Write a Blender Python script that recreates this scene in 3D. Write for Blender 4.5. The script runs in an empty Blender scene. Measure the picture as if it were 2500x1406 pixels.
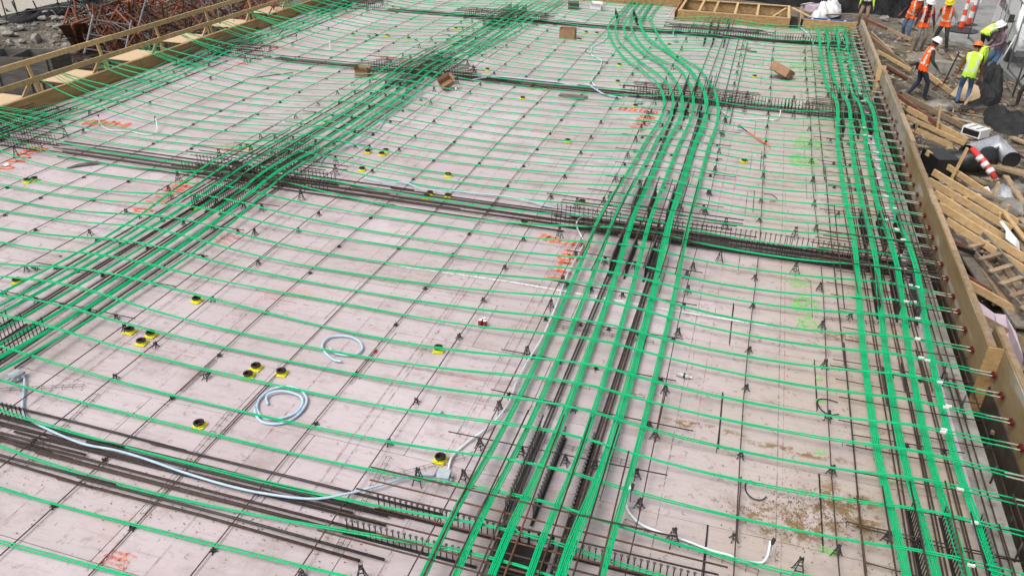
import bpy, math, random
from mathutils import Vector, Matrix
random.seed(7)
R = math.radians
S = bpy.context.scene
# ---------------------------------------------------------------- camera, sky, sun, exposure
CH = 6.5
CM = ((0.9561466610366977, -0.1596611469059549, 0.2455440505429719),
      (0.29243647974452325, 0.47386754485694854, -0.830620524214204),
      (0.016262469154636718, 0.8660010785789606, 0.49977761454177944))
FPX = 1929.17
cd = bpy.data.cameras.new('camera'); cam = bpy.data.objects.new('camera', cd); S.collection.objects.link(cam)
cam.matrix_world = Matrix.Translation((0, 0, CH)) @ Matrix(CM).to_4x4()
cd.sensor_width = 36; cd.lens = FPX / 2500 * 36; cd.clip_start = .05; cd.clip_end = 900
S.camera = cam
W = bpy.data.worlds.new('World'); S.world = W; W.use_nodes = True
wn = W.node_tree; bg = wn.nodes['Background']
sky = wn.nodes.new('ShaderNodeTexSky'); sky.sky_type = 'NISHITA'; sky.sun_disc = False
SUN_EL, SUN_AZ = 58, 215
sky.sun_elevation = R(SUN_EL); sky.sun_rotation = R(SUN_AZ); sky.air_density = 1.0; sky.dust_density = 6.0; sky.ozone_density = .6
hs = wn.nodes.new('ShaderNodeHueSaturation'); hs.inputs['Saturation'].default_value = .30
wn.links.new(sky.outputs[0], hs.inputs['Color']); wn.links.new(hs.outputs[0], bg.inputs[0])
bg.inputs[1].default_value = .15
sd = bpy.data.lights.new('sun', 'SUN'); sd.energy = 1.25; sd.angle = R(28); sd.color = (1, .97, .93)
sun = bpy.data.objects.new('sun', sd); S.collection.objects.link(sun)
a = R(SUN_AZ); e = R(SUN_EL)
sdir = Vector((math.sin(a) * math.cos(e), math.cos(a) * math.cos(e), math.sin(e)))
sun.rotation_euler = sdir.to_track_quat('Z', 'Y').to_euler(); sun.location = (0, 0, 40)
S.view_settings.view_transform = 'Standard'; S.view_settings.look = 'None'
S.view_settings.exposure = 0.17; S.view_settings.gamma = 1; S.view_settings.use_curve_mapping = False
S.render.engine = 'CYCLES'
S.render.resolution_x = 1024; S.render.resolution_y = 575
COL = S.collection

def G(px, py, z=0.0):
    """real point on the level z that the survey sighting (px,py) hits"""
    d = Matrix(CM) @ Vector((px - 1250, 703 - py, -FPX))
    t = (CH - z) / -d.z
    return Vector((d.x * t, d.y * t, z))

# ---------------------------------------------------------------- helpers
def tag(o, label=None, cat=None, group=None, kind=None):
    if label: o['label'] = label
    if cat: o['category'] = cat
    if group: o['group'] = group
    if kind: o['kind'] = kind
    return o

class MB:
    def __init__(s): s.v = []; s.f = []; s.m = []
    def add(s, vs, fs, m=0):
        n = len(s.v); s.v += [tuple(q) for q in vs]; s.f += [tuple(i + n for i in f) for f in fs]; s.m += [m] * len(fs)
    def box(s, c, d, rot=None, m=0):
        x, y, z = d[0] / 2, d[1] / 2, d[2] / 2
        vs = [Vector((sx * x, sy * y, sz * z)) for sx in (-1, 1) for sy in (-1, 1) for sz in (-1, 1)]
        if rot is not None: vs = [rot @ q for q in vs]
        c = Vector(c)
        s.add([q + c for q in vs], [(0, 1, 3, 2), (4, 6, 7, 5), (0, 4, 5, 1), (2, 3, 7, 6), (0, 2, 6, 4), (1, 5, 7, 3)], m)
    def beam(s, a, b, w, h, m=0, up=(0, 0, 1)):
        a = Vector(a); b = Vector(b); d = b - a; L = d.length
        if L < 1e-5: return
        y = d.normalized(); u = Vector(up)
        x = y.cross(u)
        if x.length < .01: x = y.cross(Vector((1, 0, 0)))
        x.normalize(); z = x.cross(y)
        s.box((a + b) / 2, (w, L, h), Matrix((x, y, z)).transposed(), m)
    def tube(s, pts, r, n=6, m=0, cap=True):
        pts = [Vector(p) for p in pts]; k = len(pts); rr = r if isinstance(r, (list, tuple)) else [r] * k
        base = len(s.v); prev = None
        for i, p in enumerate(pts):
            t = (pts[min(i + 1, k - 1)] - pts[max(i - 1, 0)]).normalized()
            if prev is None:
                u = Vector((0, 0, 1)) if abs(t.z) < .9 else Vector((1, 0, 0))
            else: u = prev
            x = t.cross(u)
            if x.length < 1e-4: x = t.cross(Vector((0, 1, 0)))
            x.normalize(); u = x.cross(t).normalized(); prev = u
            for j in range(n):
                A = 2 * math.pi * j / n
                s.v.append(tuple(p + (x * math.cos(A) + u * math.sin(A)) * rr[i]))
        for i in range(k - 1):
            for j in range(n):
                j2 = (j + 1) % n
                s.f.append((base + i * n + j, base + i * n + j2, base + (i + 1) * n + j2, base + (i + 1) * n + j)); s.m.append(m)
        if cap:
            s.f.append(tuple(base + j for j in range(n))[::-1]); s.m.append(m)
            s.f.append(tuple(base + (k - 1) * n + j for j in range(n))); s.m.append(m)
    def lathe(s, prof, n=12, c=(0, 0, 0), m=0, close=False):
        base = len(s.v); k = len(prof)
        for r, z in prof:
            for j in range(n):
                A = 2 * math.pi * j / n; s.v.append((c[0] + r * math.cos(A), c[1] + r * math.sin(A), c[2] + z))
        for i in range(k - 1 + (1 if close else 0)):
            i2 = (i + 1) % k
            for j in range(n):
                j2 = (j + 1) % n
                s.f.append((base + i * n + j, base + i * n + j2, base + i2 * n + j2, base + i2 * n + j)); s.m.append(m)
    def rock(s, c, r, rg, m=0):
        t = (1 + 5 ** .5) / 2
        vs = [(-1, t, 0), (1, t, 0), (-1, -t, 0), (1, -t, 0), (0, -1, t), (0, 1, t), (0, -1, -t), (0, 1, -t), (t, 0, -1), (t, 0, 1), (-t, 0, -1), (-t, 0, 1)]
        fs = [(0, 11, 5), (0, 5, 1), (0, 1, 7), (0, 7, 10), (0, 10, 11), (1, 5, 9), (5, 11, 4), (11, 10, 2), (10, 7, 6), (7, 1, 8), (3, 9, 4), (3, 4, 2), (3, 2, 6), (3, 6, 8), (3, 8, 9), (4, 9, 5), (2, 4, 11), (6, 2, 10), (8, 6, 7), (9, 8, 1)]
        sx, sy, sz = r * rg.uniform(.6, 1.3), r * rg.uniform(.6, 1.3), r * rg.uniform(.35, .8)
        A = rg.uniform(0, 6.3); ca, sa = math.cos(A), math.sin(A); o = []
        for x, y, z in vs:
            k = rg.uniform(.75, 1.15) / 1.9; x, y, z = x * k * sx, y * k * sy, z * k * sz
            o.append((c[0] + x * ca - y * sa, c[1] + x * sa + y * ca, c[2] + z))
        s.add(o, fs, m)
    def mesh(s, name, mats, smooth=False):
        me = bpy.data.meshes.new(name); me.from_pydata(s.v, [], s.f)
        for q in (mats if isinstance(mats, (list, tuple)) else [mats]): me.materials.append(q)
        if any(s.m): me.polygons.foreach_set('material_index', s.m)
        if smooth: me.polygons.foreach_set('use_smooth', [True] * len(me.polygons))
        me.update(); return me
    def build(s, name, mats, parent=None, smooth=False, loc=None):
        return ob(name, s.mesh(name, mats, smooth), parent, loc)

def ob(name, me, parent=None, loc=None, rz=0):
    o = bpy.data.objects.new(name, me); COL.objects.link(o)
    if parent is not None: o.parent = parent
    if loc is not None: o.location = loc
    if rz: o.rotation_euler.z = rz
    return o
def empty(name, loc, rz=0): 
    o = ob(name, None, None, loc, rz); o.empty_display_size = .1; return o
def copy_tree(o, parent=None):
    c = o.copy(); COL.objects.link(c)
    if parent is not None: c.parent = parent
    for ch in list(KIDS.get(o.name, [])) : 
        k = copy_tree(ch, c); KIDS.setdefault(c.name, []).append(k)
    return c
KIDS = {}
def kids(o, *ch):
    KIDS.setdefault(o.name, []).extend(ch)
ORD = ['', 'first', 'second', 'third', 'fourth', 'fifth', 'sixth', 'seventh', 'eighth', 'ninth', 'tenth', 'eleventh', 'twelfth', 'thirteenth',
       'fourteenth', 'fifteenth', 'sixteenth', 'seventeenth', 'eighteenth', 'nineteenth', 'twentieth']
def nth(i):
    if i < len(ORD): return ORD[i]
    tens = {2: 'twenty', 3: 'thirty', 4: 'forty', 5: 'fifty', 6: 'sixty', 7: 'seventy', 8: 'eighty', 9: 'ninety'}[i // 10]
    tth = {2: 'twentieth', 3: 'thirtieth', 4: 'fortieth', 5: 'fiftieth', 6: 'sixtieth', 7: 'seventieth', 8: 'eightieth', 9: 'ninetieth'}[i // 10]
    return tth if i % 10 == 0 else tens + '-' + ORD[i % 10]

# ---------------------------------------------------------------- materials
def N(nt, t, **k):
    n = nt.nodes.new(t)
    for a_, b_ in k.items(): setattr(n, a_, b_)
    return n
def mat(name, c1, c2=None, rough=.6, scale=8., metal=0., bump=0., rnd=0., detail=4., coord='Object', stretch=None, spec=.4, c3=None, s3=40., t3=.62):
    m = bpy.data.materials.new(name); m.use_nodes = True; nt = m.node_tree; b = nt.nodes['Principled BSDF']
    b.inputs['Roughness'].default_value = rough; b.inputs['Metallic'].default_value = metal
    b.inputs['Specular IOR Level'].default_value = spec
    c2 = c2 or c1
    tc = N(nt, 'ShaderNodeTexCoord'); mp = N(nt, 'ShaderNodeMapping')
    if stretch: mp.inputs['Scale'].default_value = stretch
    if coord == 'World':
        ge = N(nt, 'ShaderNodeNewGeometry'); nt.links.new(ge.outputs['Position'], mp.inputs[0])
    else: nt.links.new(tc.outputs['Object'], mp.inputs[0])
    no = N(nt, 'ShaderNodeTexNoise'); no.inputs['Scale'].default_value = scale; no.inputs['Detail'].default_value = detail; no.inputs['Roughness'].default_value = .6
    nt.links.new(mp.outputs[0], no.inputs['Vector'])
    rp = N(nt, 'ShaderNodeValToRGB'); rp.color_ramp.elements[0].position = .35; rp.color_ramp.elements[1].position = .65
    rp.color_ramp.elements[0].color = (*c1, 1); rp.color_ramp.elements[1].color = (*c2, 1)
    nt.links.new(no.outputs['Fac'], rp.inputs[0]); out = rp.outputs[0]
    if c3:
        n3 = N(nt, 'ShaderNodeTexNoise'); n3.inputs['Scale'].default_value = s3; n3.inputs['Detail'].default_value = 3
        nt.links.new(mp.outputs[0], n3.inputs['Vector'])
        r3 = N(nt, 'ShaderNodeValToRGB'); r3.color_ramp.elements[0].position = t3; r3.color_ramp.elements[1].position = t3 + .08
        nt.links.new(n3.outputs['Fac'], r3.inputs[0])
        mx = N(nt, 'ShaderNodeMix', data_type='RGBA'); nt.links.new(r3.outputs[0], mx.inputs[0]); nt.links.new(out, mx.inputs[6]); mx.inputs[7].default_value = (*c3, 1); out = mx.outputs[2]
    if rnd:
        oi = N(nt, 'ShaderNodeObjectInfo'); h = N(nt, 'ShaderNodeHueSaturation'); mr = N(nt, 'ShaderNodeMapRange')
        mr.inputs[3].default_value = 1 - rnd; mr.inputs[4].default_value = 1 + rnd
        nt.links.new(oi.outputs['Random'], mr.inputs[0]); nt.links.new(mr.outputs[0], h.inputs['Value']); nt.links.new(out, h.inputs['Color']); out = h.outputs[0]
    nt.links.new(out, b.inputs['Base Color'])
    if bump:
        bp = N(nt, 'ShaderNodeBump'); bp.inputs['Strength'].default_value = bump; bp.inputs['Distance'].default_value = .02
        nt.links.new(no.outputs['Fac'], bp.inputs['Height']); nt.links.new(bp.outputs[0], b.inputs['Normal'])
    return m
def paint(name, col, dens=.5, scale=14.):
    m = bpy.data.materials.new(name); m.use_nodes = True; nt = m.node_tree; b = nt.nodes['Principled BSDF']
    b.inputs['Base Color'].default_value = (*col, 1); b.inputs['Roughness'].default_value = .7
    ge = N(nt, 'ShaderNodeNewGeometry'); no = N(nt, 'ShaderNodeTexNoise'); no.inputs['Scale'].default_value = scale; no.inputs['Detail'].default_value = 6; no.inputs['Roughness'].default_value = .7
    nt.links.new(ge.outputs['Position'], no.inputs['Vector'])
    rp = N(nt, 'ShaderNodeValToRGB'); rp.color_ramp.elements[0].position = 1 - dens - .12; rp.color_ramp.elements[1].position = 1 - dens + .12
    nt.links.new(no.outputs['Fac'], rp.inputs[0]); nt.links.new(rp.outputs[0], b.inputs['Alpha'])
    return m
M = {}
GREEN = (.0, .40, .150)
M['green'] = mat('green_sheath', GREEN, (.002, .46, .18), rough=.42, scale=30, rnd=.10, spec=.25)
M['rebar'] = mat('rebar_rust', (.036, .025, .022), (.085, .048, .033), rough=.75, scale=26, rnd=.22, bump=.3)
M['rebar_rusty'] = mat('rebar_orange_rust', (.070, .040, .030), (.15, .068, .034), rough=.8, scale=14, rnd=.2)
M['rebar_dark'] = mat('rebar_mill', (.030, .029, .030), (.065, .052, .046), rough=.55, scale=20, rnd=.2, metal=.25)
M['plastic'] = mat('chair_plastic', (.024, .026, .027), (.055, .056, .056), rough=.45, scale=30, rnd=.15)
M['stud'] = mat('stud_steel', (.022, .022, .024), (.05, .045, .042), rough=.5, metal=.4, scale=40)
M['studhead'] = mat('stud_head', (.10, .11, .11), (.19, .19, .18), rough=.45, metal=.5, scale=60)
M['yellow'] = mat('yellow_plastic', (.72, .70, .02), (.80, .76, .04), rough=.4, scale=20)
M['blackrub'] = mat('black_plastic', (.012, .012, .013), (.022, .022, .022), rough=.4, scale=20)
M['rustin'] = mat('sleeve_inside', (.10, .035, .02), (.03, .02, .015), rough=.9, scale=30)
M['conduit'] = mat('pale_blue_conduit', (.36, .50, .62), (.47, .60, .70), rough=.4, scale=6)
M['conduitw'] = mat('white_conduit', (.58, .66, .69), (.68, .73, .75), rough=.4, scale=6)
M['tape'] = mat('tape', (.75, .76, .74), (.6, .6, .58), rough=.6, scale=30)
M['tail'] = mat('grease_tail', (.42, .40, .34), (.30, .27, .22), rough=.5, scale=30)
M['red'] = mat('red_anchor', (.13, .010, .010), (.06, .008, .008), rough=.5, scale=20)
M['box'] = mat('grey_junction', (.36, .42, .44), (.45, .50, .52), rough=.45, scale=30)
M['card'] = mat('cardboard', (.25, .145, .08), (.33, .20, .12), rough=.85, scale=8)
M['cardin'] = mat('cardboard_inside', (.20, .12, .07), (.28, .17, .10), rough=.9, scale=8)
M['white'] = mat('white_paint', (.78, .78, .77), (.66, .66, .65), rough=.5, scale=12)
M['concrete'] = mat('concrete', (.21, .20, .175), (.32, .31, .28), rough=.9, scale=5, bump=.3, coord='World', c3=(.20, .18, .155), s3=9, t3=.58)
M['black'] = mat('black_fabric', (.010, .010, .011), (.022, .022, .023), rough=.75, scale=6, bump=.5)
M['steelgrey'] = mat('steel_grey', (.14, .145, .15), (.22, .22, .22), rough=.5, metal=.5, scale=10, rnd=.2)
M['frame_rust'] = mat('frame_orange', (.15, .045, .02), (.27, .09, .045), rough=.8, scale=5, rnd=.35)
M['frame_brown'] = mat('frame_brown', (.06, .03, .02), (.16, .075, .045), rough=.8, scale=5, rnd=.35)
M['greywood'] = mat('weathered_ply', (.09, .085, .08), (.17, .155, .14), rough=.9, scale=3, rnd=.2, stretch=(1, 1, 6), bump=.2)
M['asphalt'] = mat('street', (.20, .20, .195), (.29, .29, .28), rough=.95, scale=.8, coord='World', detail=10, c3=(.19, .185, .18), s3=2.2, t3=.56)
M['glass'] = mat('van_glass', (.02, .03, .035), (.03, .04, .045), rough=.1, scale=2, spec=.8)
M['van'] = mat('van_white', (.72, .74, .76), (.66, .68, .70), rough=.25, scale=2)
M['chrome'] = mat('chrome', (.5, .5, .5), (.4, .4, .4), rough=.25, metal=.9)
M['pinkply'] = mat('pink_ply', (.42, .33, .40), (.52, .43, .48), rough=.7, scale=4)
M['teal'] = mat('teal_pipe', (.02, .42, .38), (.03, .5, .45), rough=.4)
M['foil'] = mat('foil', (.35, .38, .42), (.7, .72, .75), rough=.35, metal=.5, scale=25, bump=.6)
M['orange'] = mat('orange_plastic', (.75, .12, .03), (.8, .16, .05), rough=.5)
M['blue'] = mat('blue_level', (.02, .08, .30), (.03, .1, .36), rough=.4)
def wood(name, a1, a2, sx=(3, 3, 3), rnd=.15, knots=(.12, .06, .025)):
    return mat(name, a1, a2, rough=.8, scale=3.2, rnd=rnd, detail=8, stretch=sx, bump=.15, c3=knots, s3=5.5, t3=.70)
M['lumber'] = wood('fresh_lumber', (.45, .29, .135), (.60, .42, .22))
M['lumber_old'] = wood('old_lumber', (.24, .165, .10), (.36, .26, .165), rnd=.25)
M['lumber_grey'] = wood('grey_lumber', (.13, .11, .09), (.22, .185, .15), rnd=.25)
M['ply'] = wood('form_plywood', (.27, .165, .065), (.44, .29, .135), sx=(2, .6, 4))
M['plyworn'] = mat('worn_form_plywood', (.25, .19, .11), (.37, .35, .31), rough=.8, scale=1.4, detail=8, coord='World', bump=.1, stretch=(1, .6, 1.8), c3=(.14, .085, .04), s3=3.0, t3=.60)
M['osb'] = mat('osb', (.50, .36, .22), (.60, .45, .29), rough=.85, scale=22, detail=6, bump=.2)

# deck plywood: pinkish release film with boot dirt, rust streaks, chalk snaps; everything keyed to the deck itself
def deck_mat():
    m = bpy.data.materials.new('deck_plywood'); m.use_nodes = True; nt = m.node_tree; b = nt.nodes['Principled BSDF']; L = nt.links
    ge = N(nt, 'ShaderNodeNewGeometry'); P = ge.outputs['Position']; sx = N(nt, 'ShaderNodeSeparateXYZ'); L.new(P, sx.inputs[0])
    def noise(sc, st=(1, 1, 1), det=6, ro=.6, off=0):
        mp = N(nt, 'ShaderNodeMapping'); mp.inputs['Scale'].default_value = st; mp.inputs['Location'].default_value = (off, off, 0); L.new(P, mp.inputs[0])
        n = N(nt, 'ShaderNodeTexNoise'); n.inputs['Scale'].default_value = sc; n.inputs['Detail'].default_value = det; n.inputs['Roughness'].default_value = ro
        L.new(mp.outputs[0], n.inputs['Vector']); return n.outputs['Fac']
    def ramp(v, a0, a1, lo=0., hi=1.):
        r = N(nt, 'ShaderNodeMapRange'); r.inputs[1].default_value = a0; r.inputs[2].default_value = a1; r.inputs[3].default_value = lo; r.inputs[4].default_value = hi
        L.new(v, r.inputs[0]); return r.outputs[0]
    def mul(a_, b_, op='MULTIPLY'):
        n = N(nt, 'ShaderNodeMath', operation=op)
        for i, q in enumerate((a_, b_)):
            if isinstance(q, (int, float)): n.inputs[i].default_value = q
            else: L.new(q, n.inputs[i])
        return n.outputs[0]
    def mix(f, a_, c):
        n = N(nt, 'ShaderNodeMix', data_type='RGBA')
        if isinstance(f, float): n.inputs[0].default_value = f
        else: L.new(f, n.inputs[0])
        if isinstance(a_, tuple): n.inputs[6].default_value = (*a_, 1)
        else: L.new(a_, n.inputs[6])
        if isinstance(c, tuple): n.inputs[7].default_value = (*c, 1)
        else: L.new(c, n.inputs[7])
        return n.outputs[2]
    oi = N(nt, 'ShaderNodeObjectInfo')
    c = mix(ramp(noise(.35, det=3), .35, .65), (.478, .396, .418), (.562, .488, .512))
    c = mix(ramp(oi.outputs['Random'], 0, 1, 0., .6), c, (.40, .345, .325))
    # warm tan wash where mud has been walked in, on the side by the right-hand edge
    right = ramp(sx.outputs[0], -.9, 2.2)
    c = mix(mul(right, ramp(noise(.9, det=6), .30, .60, .35, .95)), c, (.41, .345, .27))
    # long grain smears
    c = mix(mul(ramp(noise(2.2, (1, 7, 1), 8, .7), .50, .70), .45), c, (.31, .24, .225))
    c = mix(mul(ramp(noise(1.1, det=9, ro=.72, off=7), .51, .68), .55), c, (.27, .215, .195))
    c = mix(mul(ramp(noise(5, det=9, ro=.75, off=31), .57, .65), .5), c, (.22, .155, .13))
    # footprints / scuffs
    c = mix(mul(ramp(noise(13, det=4, ro=.7, off=3), .64, .69), .6), c, (.15, .11, .095))
    # rust ghost in isolated blotches
    c = mix(mul(ramp(noise(.55, det=7, ro=.68, off=51), .60, .70), .38), c, (.50, .26, .22))
    # mud spill
    for (mx_, my_, rx, ry) in ((1.15, 6.85, .55, .26), (1.62, 7.3, .30, .36), (2.0, 7.2, .16, .40), (1.9, 11.0, .35, .12), (.1, 8.2, .5, .08), (1.3, 8.1, .6, .07)):
        dx = mul(mul(sx.outputs[0], mx_, 'SUBTRACT'), 1 / rx); dy = mul(mul(sx.outputs[1], my_, 'SUBTRACT'), 1 / ry)
        d = mul(mul(dx, dx), mul(dy, dy), 'ADD')
        f = mul(ramp(d, 1.8, .3), ramp(noise(5.5, det=9, ro=.78, off=9), .47, .54))
        c = mix(mul(f, .95), c, (.20, .125, .045))
    L.new(c, b.inputs['Base Color'])
    b.inputs['Roughness'].default_value = .62; b.inputs['Specular IOR Level'].default_value = .3
    bp = N(nt, 'ShaderNodeBump'); bp.inputs['Strength'].default_value = .25; bp.inputs['Distance'].default_value = .01
    L.new(noise(9, det=8), bp.inputs['Height']); L.new(bp.outputs[0], b.inputs['Normal'])
    return m
M['deck'] = deck_mat()
M['under'] = mat('joint_dark', (.015, .013, .012), (.03, .025, .022), rough=.95, scale=4)
M['dirt'] = mat('dirt', (.075, .060, .045), (.165, .14, .105), rough=.95, scale=1.3, coord='World', detail=12, bump=.8, c3=(.24, .22, .19), s3=6, t3=.61)
M['rocks'] = mat('rocks', (.10, .088, .072), (.30, .28, .25), rough=.95, scale=2.5, coord='World', detail=2)
M['scrapwood'] = mat('scrap_wood', (.13, .10, .07), (.42, .32, .2), rough=.9, scale=1.4, coord='World', detail=1)
M['spray'] = paint('orange_spray', (.90, .15, .045), .60, 22)
M['spray_faint'] = paint('orange_spray_worn', (.85, .24, .15), .47, 26)
M['gspray'] = paint('green_spray', (.18, .72, .12), .44, 9)
M['wline'] = paint('white_paint_line', (.80, .80, .79), .60, 9)
M['wline2'] = paint('scuffed_white_line', (.74, .74, .74), .42, 9)
M['chalk'] = paint('red_chalk', (.50, .20, .18), .44, 7)
M['pencil'] = paint('dark_snap_line', (.16, .13, .13), .48, 8)

# ---------------------------------------------------------------- levels
XB = (-16.85, -9.7, -1.45, 2.72)      # the four bands of grouped tendons (running away)
YR = (5.45, 13.55, 22.5, 31.2)        # the rows of columns (running across)
ZH, ZL = .240, .026
def drape(t, stops):
    if t <= stops[0] or t >= stops[-1]: return ZH
    for a_, b_ in zip(stops, stops[1:]):
        if a_ <= t <= b_:
            u = abs(2 * (t - a_) / (b_ - a_) - 1)
            k = (u / .8) ** 2.3 * .8 if u < .8 else 1 - 5 * (1 - u) ** 2
            lo = ZL if b_ - a_ > 5 else .10
            return lo + (ZH - lo) * k
def zx(x): return drape(x, XB) if x < 2.72 else ZH - (x - 2.72) * .06
def zy(y): return drape(y, (-3.2,) + YR + (39.8,)) 
BACK = 36.4
RN = ('front', 'second', 'third', 'farthest')
def rowref(y, ys):
    r = min(range(4), key=lambda i: abs(YR[i] - y)); far = y >= YR[r]
    k = sorted([abs(q - YR[r]) for q in ys if (q >= YR[r]) == far]).index(abs(y - YR[r])) + 1
    return '%s one %s the %s column row' % (nth(k), 'beyond' if far else 'before', RN[r])

# ---------------------------------------------------------------- setting: ground, street, deck
def ground():
    mb = MB(); nx, ny = 130, 120; rg = random.Random(3)
    xs = [-60 + 105 * i / nx for i in range(nx + 1)]; ys = [-12 + 95 * j / ny for j in range(ny + 1)]
    for y in ys:
        for x in xs: mb.v.append((x, y, zg(x, y)))
    for j in range(ny):
        for i in range(nx):
            a_ = j * (nx + 1) + i; mb.f.append((a_, a_ + 1, a_ + nx + 2, a_ + nx + 1)); mb.m.append(0)
    o = mb.build('ground', M['dirt'], smooth=True); tag(o, kind='structure')
    far = MB(); far.add([(-400, -400, -3.2), (400, -400, -3.2), (400, 400, -3.2), (-400, 400, -3.2)], [(0, 1, 2, 3)])
    tag(far.build('terrain', M['dirt']), kind='structure')
def bumpz(x, y):
    return .10 * math.sin(1.7 * x + .6 * y) * math.sin(1.3 * y - .4 * x) + .05 * math.sin(4.1 * x + 1.3) * math.sin(3.7 * y)
def zg(x, y):
    if -17.4 < x < 3.9 and y < BACK: return -2.6
    if x >= 3.9:
        z = -.32 + .4 * bumpz(x, y)
        if y > 34: z = -.32 + .15 * bumpz(x, y)
        return z
    if x > -17.4: return -.45
    t = min(1, max(0, (-x - 22.8) / 5.0)); t = t * t * (3 - 2 * t)
    return -1.25 + .9 * t + .9 * bumpz(x, y) * (1 - .6 * t)
ground()
st = MB()
poly = [G(2150, -60, -.2), G(2180, 0, -.2), G(2235, 45, -.2), G(2290, 62, -.2), G(2320, 100, -.2), G(2380, 112, -.2), G(2420, 150, -.2), G(2480, 195, -.2), G(2560, 250, -.2)]
st.add(poly + [Vector((60, 30, -.2)), Vector((60, 120, -.2)), Vector((5, 120, -.2))], [tuple(range(len(poly) + 3))[::-1]])
for i in range(len(poly) - 1):
    p, q = poly[i], poly[i + 1]; st.add([p, q, q - Vector((0, 0, .4)), p - Vector((0, 0, .4))], [(0, 1, 2, 3)])
tag(st.build('street', M['asphalt']), kind='structure')
M['gravelst'] = mat('packed_gravel', (.33, .30, .25), (.43, .40, .35), rough=.95, scale=14, coord='World', detail=8, bump=.3, c3=(.24, .21, .17), s3=30)
st = MB()
pl = [(-28.6, 8), (-28.5, 24.5), (-28.6, 27.5), (-28.3, 29), (-27.4, 31), (-27.2, 60), (-90, 60), (-90, 8)]
st.add([(x, y, -.10) for x, y in pl] + [(x, y, -.7) for x, y in pl], [tuple(range(8))] + [(i, i + 1, i + 9, i + 8) for i in range(5)])
tag(st.build('gravel_road', M['gravelst']), kind='structure')

deck = MB(); deck.box((-7.2, 15.9, -.045), (20.7, 41, .03)); deck.box((-7.2, 15.9, -.16), (20.9, 41, .18))
deck = deck.build('formwork_deck', M['under']); tag(deck, kind='structure')
def sheets():
    rg = random.Random(11); PX, PY = 2.392, 1.22
    x0, y0 = 1.533, 6.555
    n = 0; cache = {}
    rows = []
    for j in range(-5, 26):
        ya, yb = y0 + j * PY, y0 + (j + 1) * PY
        if ya > BACK - .1 or yb < 1.2: continue
        off = (PX / 2) if (j % 2) else 0
        for i in range(-10, 4):
            xa = x0 + off + (i - 1) * PX; xb = xa + PX
            xa2, xb2 = max(xa, -17.6), min(xb, 3.12); yb2 = min(yb, BACK if xa2 < -3.4 else 33.7)
            if xb2 - xa2 < .05 or yb2 - ya < .05: continue
            # only what a camera standing about here could see
            if yb2 < 3.2 + max(0, -xa2) * -.15 and xb2 < -9: continue
            if xb2 < -5.2 - (ya) * 1.02: continue
            g = .0045; w, h = xb2 - xa2 - g * 2, yb2 - ya - g * 2
            w2, h2 = round(w, 3), round(h, 3); key = (w2, h2)
            if key not in cache:
                mb = MB(); mb.box((0, 0, -.012), (w2, h2, .018)); cache[key] = mb.mesh('plywood_sheet', M['deck'])
            o = ob('plywood_sheet', cache[key], deck, ((xa2 + xb2) / 2, (ya + yb2) / 2, rg.uniform(-.0028, 0) - .003)); n += 1
            if rg.random() < .25: o.rotation_euler.z = rg.uniform(-.0022, .0022)
    return n
NS = sheets(); print('sheets', NS)
# a few joints stand wide open
mb = MB()
for (pa, pb, w) in (((1791, 740), (1781, 838), .016), ((1764.5, 957), (1753, 1095), .018), ((1728, 1280), (1716, 1420), .018), ((1999.5, 1155), (2010, 1347), .017), ((1988, 877), (1996, 1001), .012),
                   ((1860, 370), (1856, 415), .014), ((1842, 465), (1838, 518), .012)):
    p, q = G(*pa, .0015), G(*pb, .0015); mb.beam(p, q, w, .001)
o = mb.build('open_joint', M['under'], deck)

# ---------------------------------------------------------------- paint, chalk and snapped lines on the deck
def ribbon(mb, pts, w, z=.004):
    pts = [Vector((p[0], p[1], z)) for p in pts]
    L_, R_ = [], []
    for i, p in enumerate(pts):
        t = (pts[min(i + 1, len(pts) - 1)] - pts[max(i - 1, 0)]).normalized(); n = Vector((-t.y, t.x, 0)) * w / 2
        L_.append(p + n); R_.append(p - n)
    k = len(pts); mb.add(L_ + R_, [(i, i + 1, k + i + 1, k + i) for i in range(k - 1)])
GLY = {'0': [[(.5, 1), (.1, .8), (.05, .35), (.4, 0), (.85, .2), (.9, .7), (.5, 1)]], '1': [[(.3, .8), (.55, 1), (.5, 0)]], '2': [[(.1, .8), (.4, 1), (.8, .8), (.7, .5), (.1, 0), (.9, .05)]],
       '4': [[(.6, 0), (.7, 1), (.1, .35), (.95, .4)]], '5': [[(.9, 1), (.25, .95), (.2, .55), (.7, .6), (.85, .25), (.5, 0), (.1, .1)]], '6': [[(.8, 1), (.3, .7), (.1, .25), (.45, 0), (.85, .2), (.6, .5), (.15, .35)]],
       '7': [[(.05, .95), (.95, 1), (.6, .5), (.35, 0)]], '8': [[(.5, .55), (.15, .8), (.5, 1), (.85, .8), (.5, .55), (.1, .25), (.5, 0), (.9, .25), (.5, .55)]], '9': [[(.85, .7), (.45, .5), (.15, .8), (.5, 1), (.85, .8), (.8, .35), (.5, 0)]],
       '#': [[(.3, 0), (.45, 1)], [(.65, 0), (.8, 1)], [(.05, .35), (.95, .4)], [(.1, .68), (1, .72)]], 'x': [[(.1, .05), (.85, .8)], [(.1, .8), (.85, .05)]], '-': [[(.15, .5), (.75, .5)]], '@': [[(.6, .5), (.4, .6), (.35, .4), (.65, .4), (.8, .7), (.4, .95), (.05, .5), (.4, .05), (.8, .2)]],
       '*': [[(.5, 0), (.5, 1)], [(.1, .25), (.9, .75)], [(.1, .75), (.9, .25)]], '.': [[(.4, 0), (.6, .05), (.5, .15)]], ' ': []}
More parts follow.
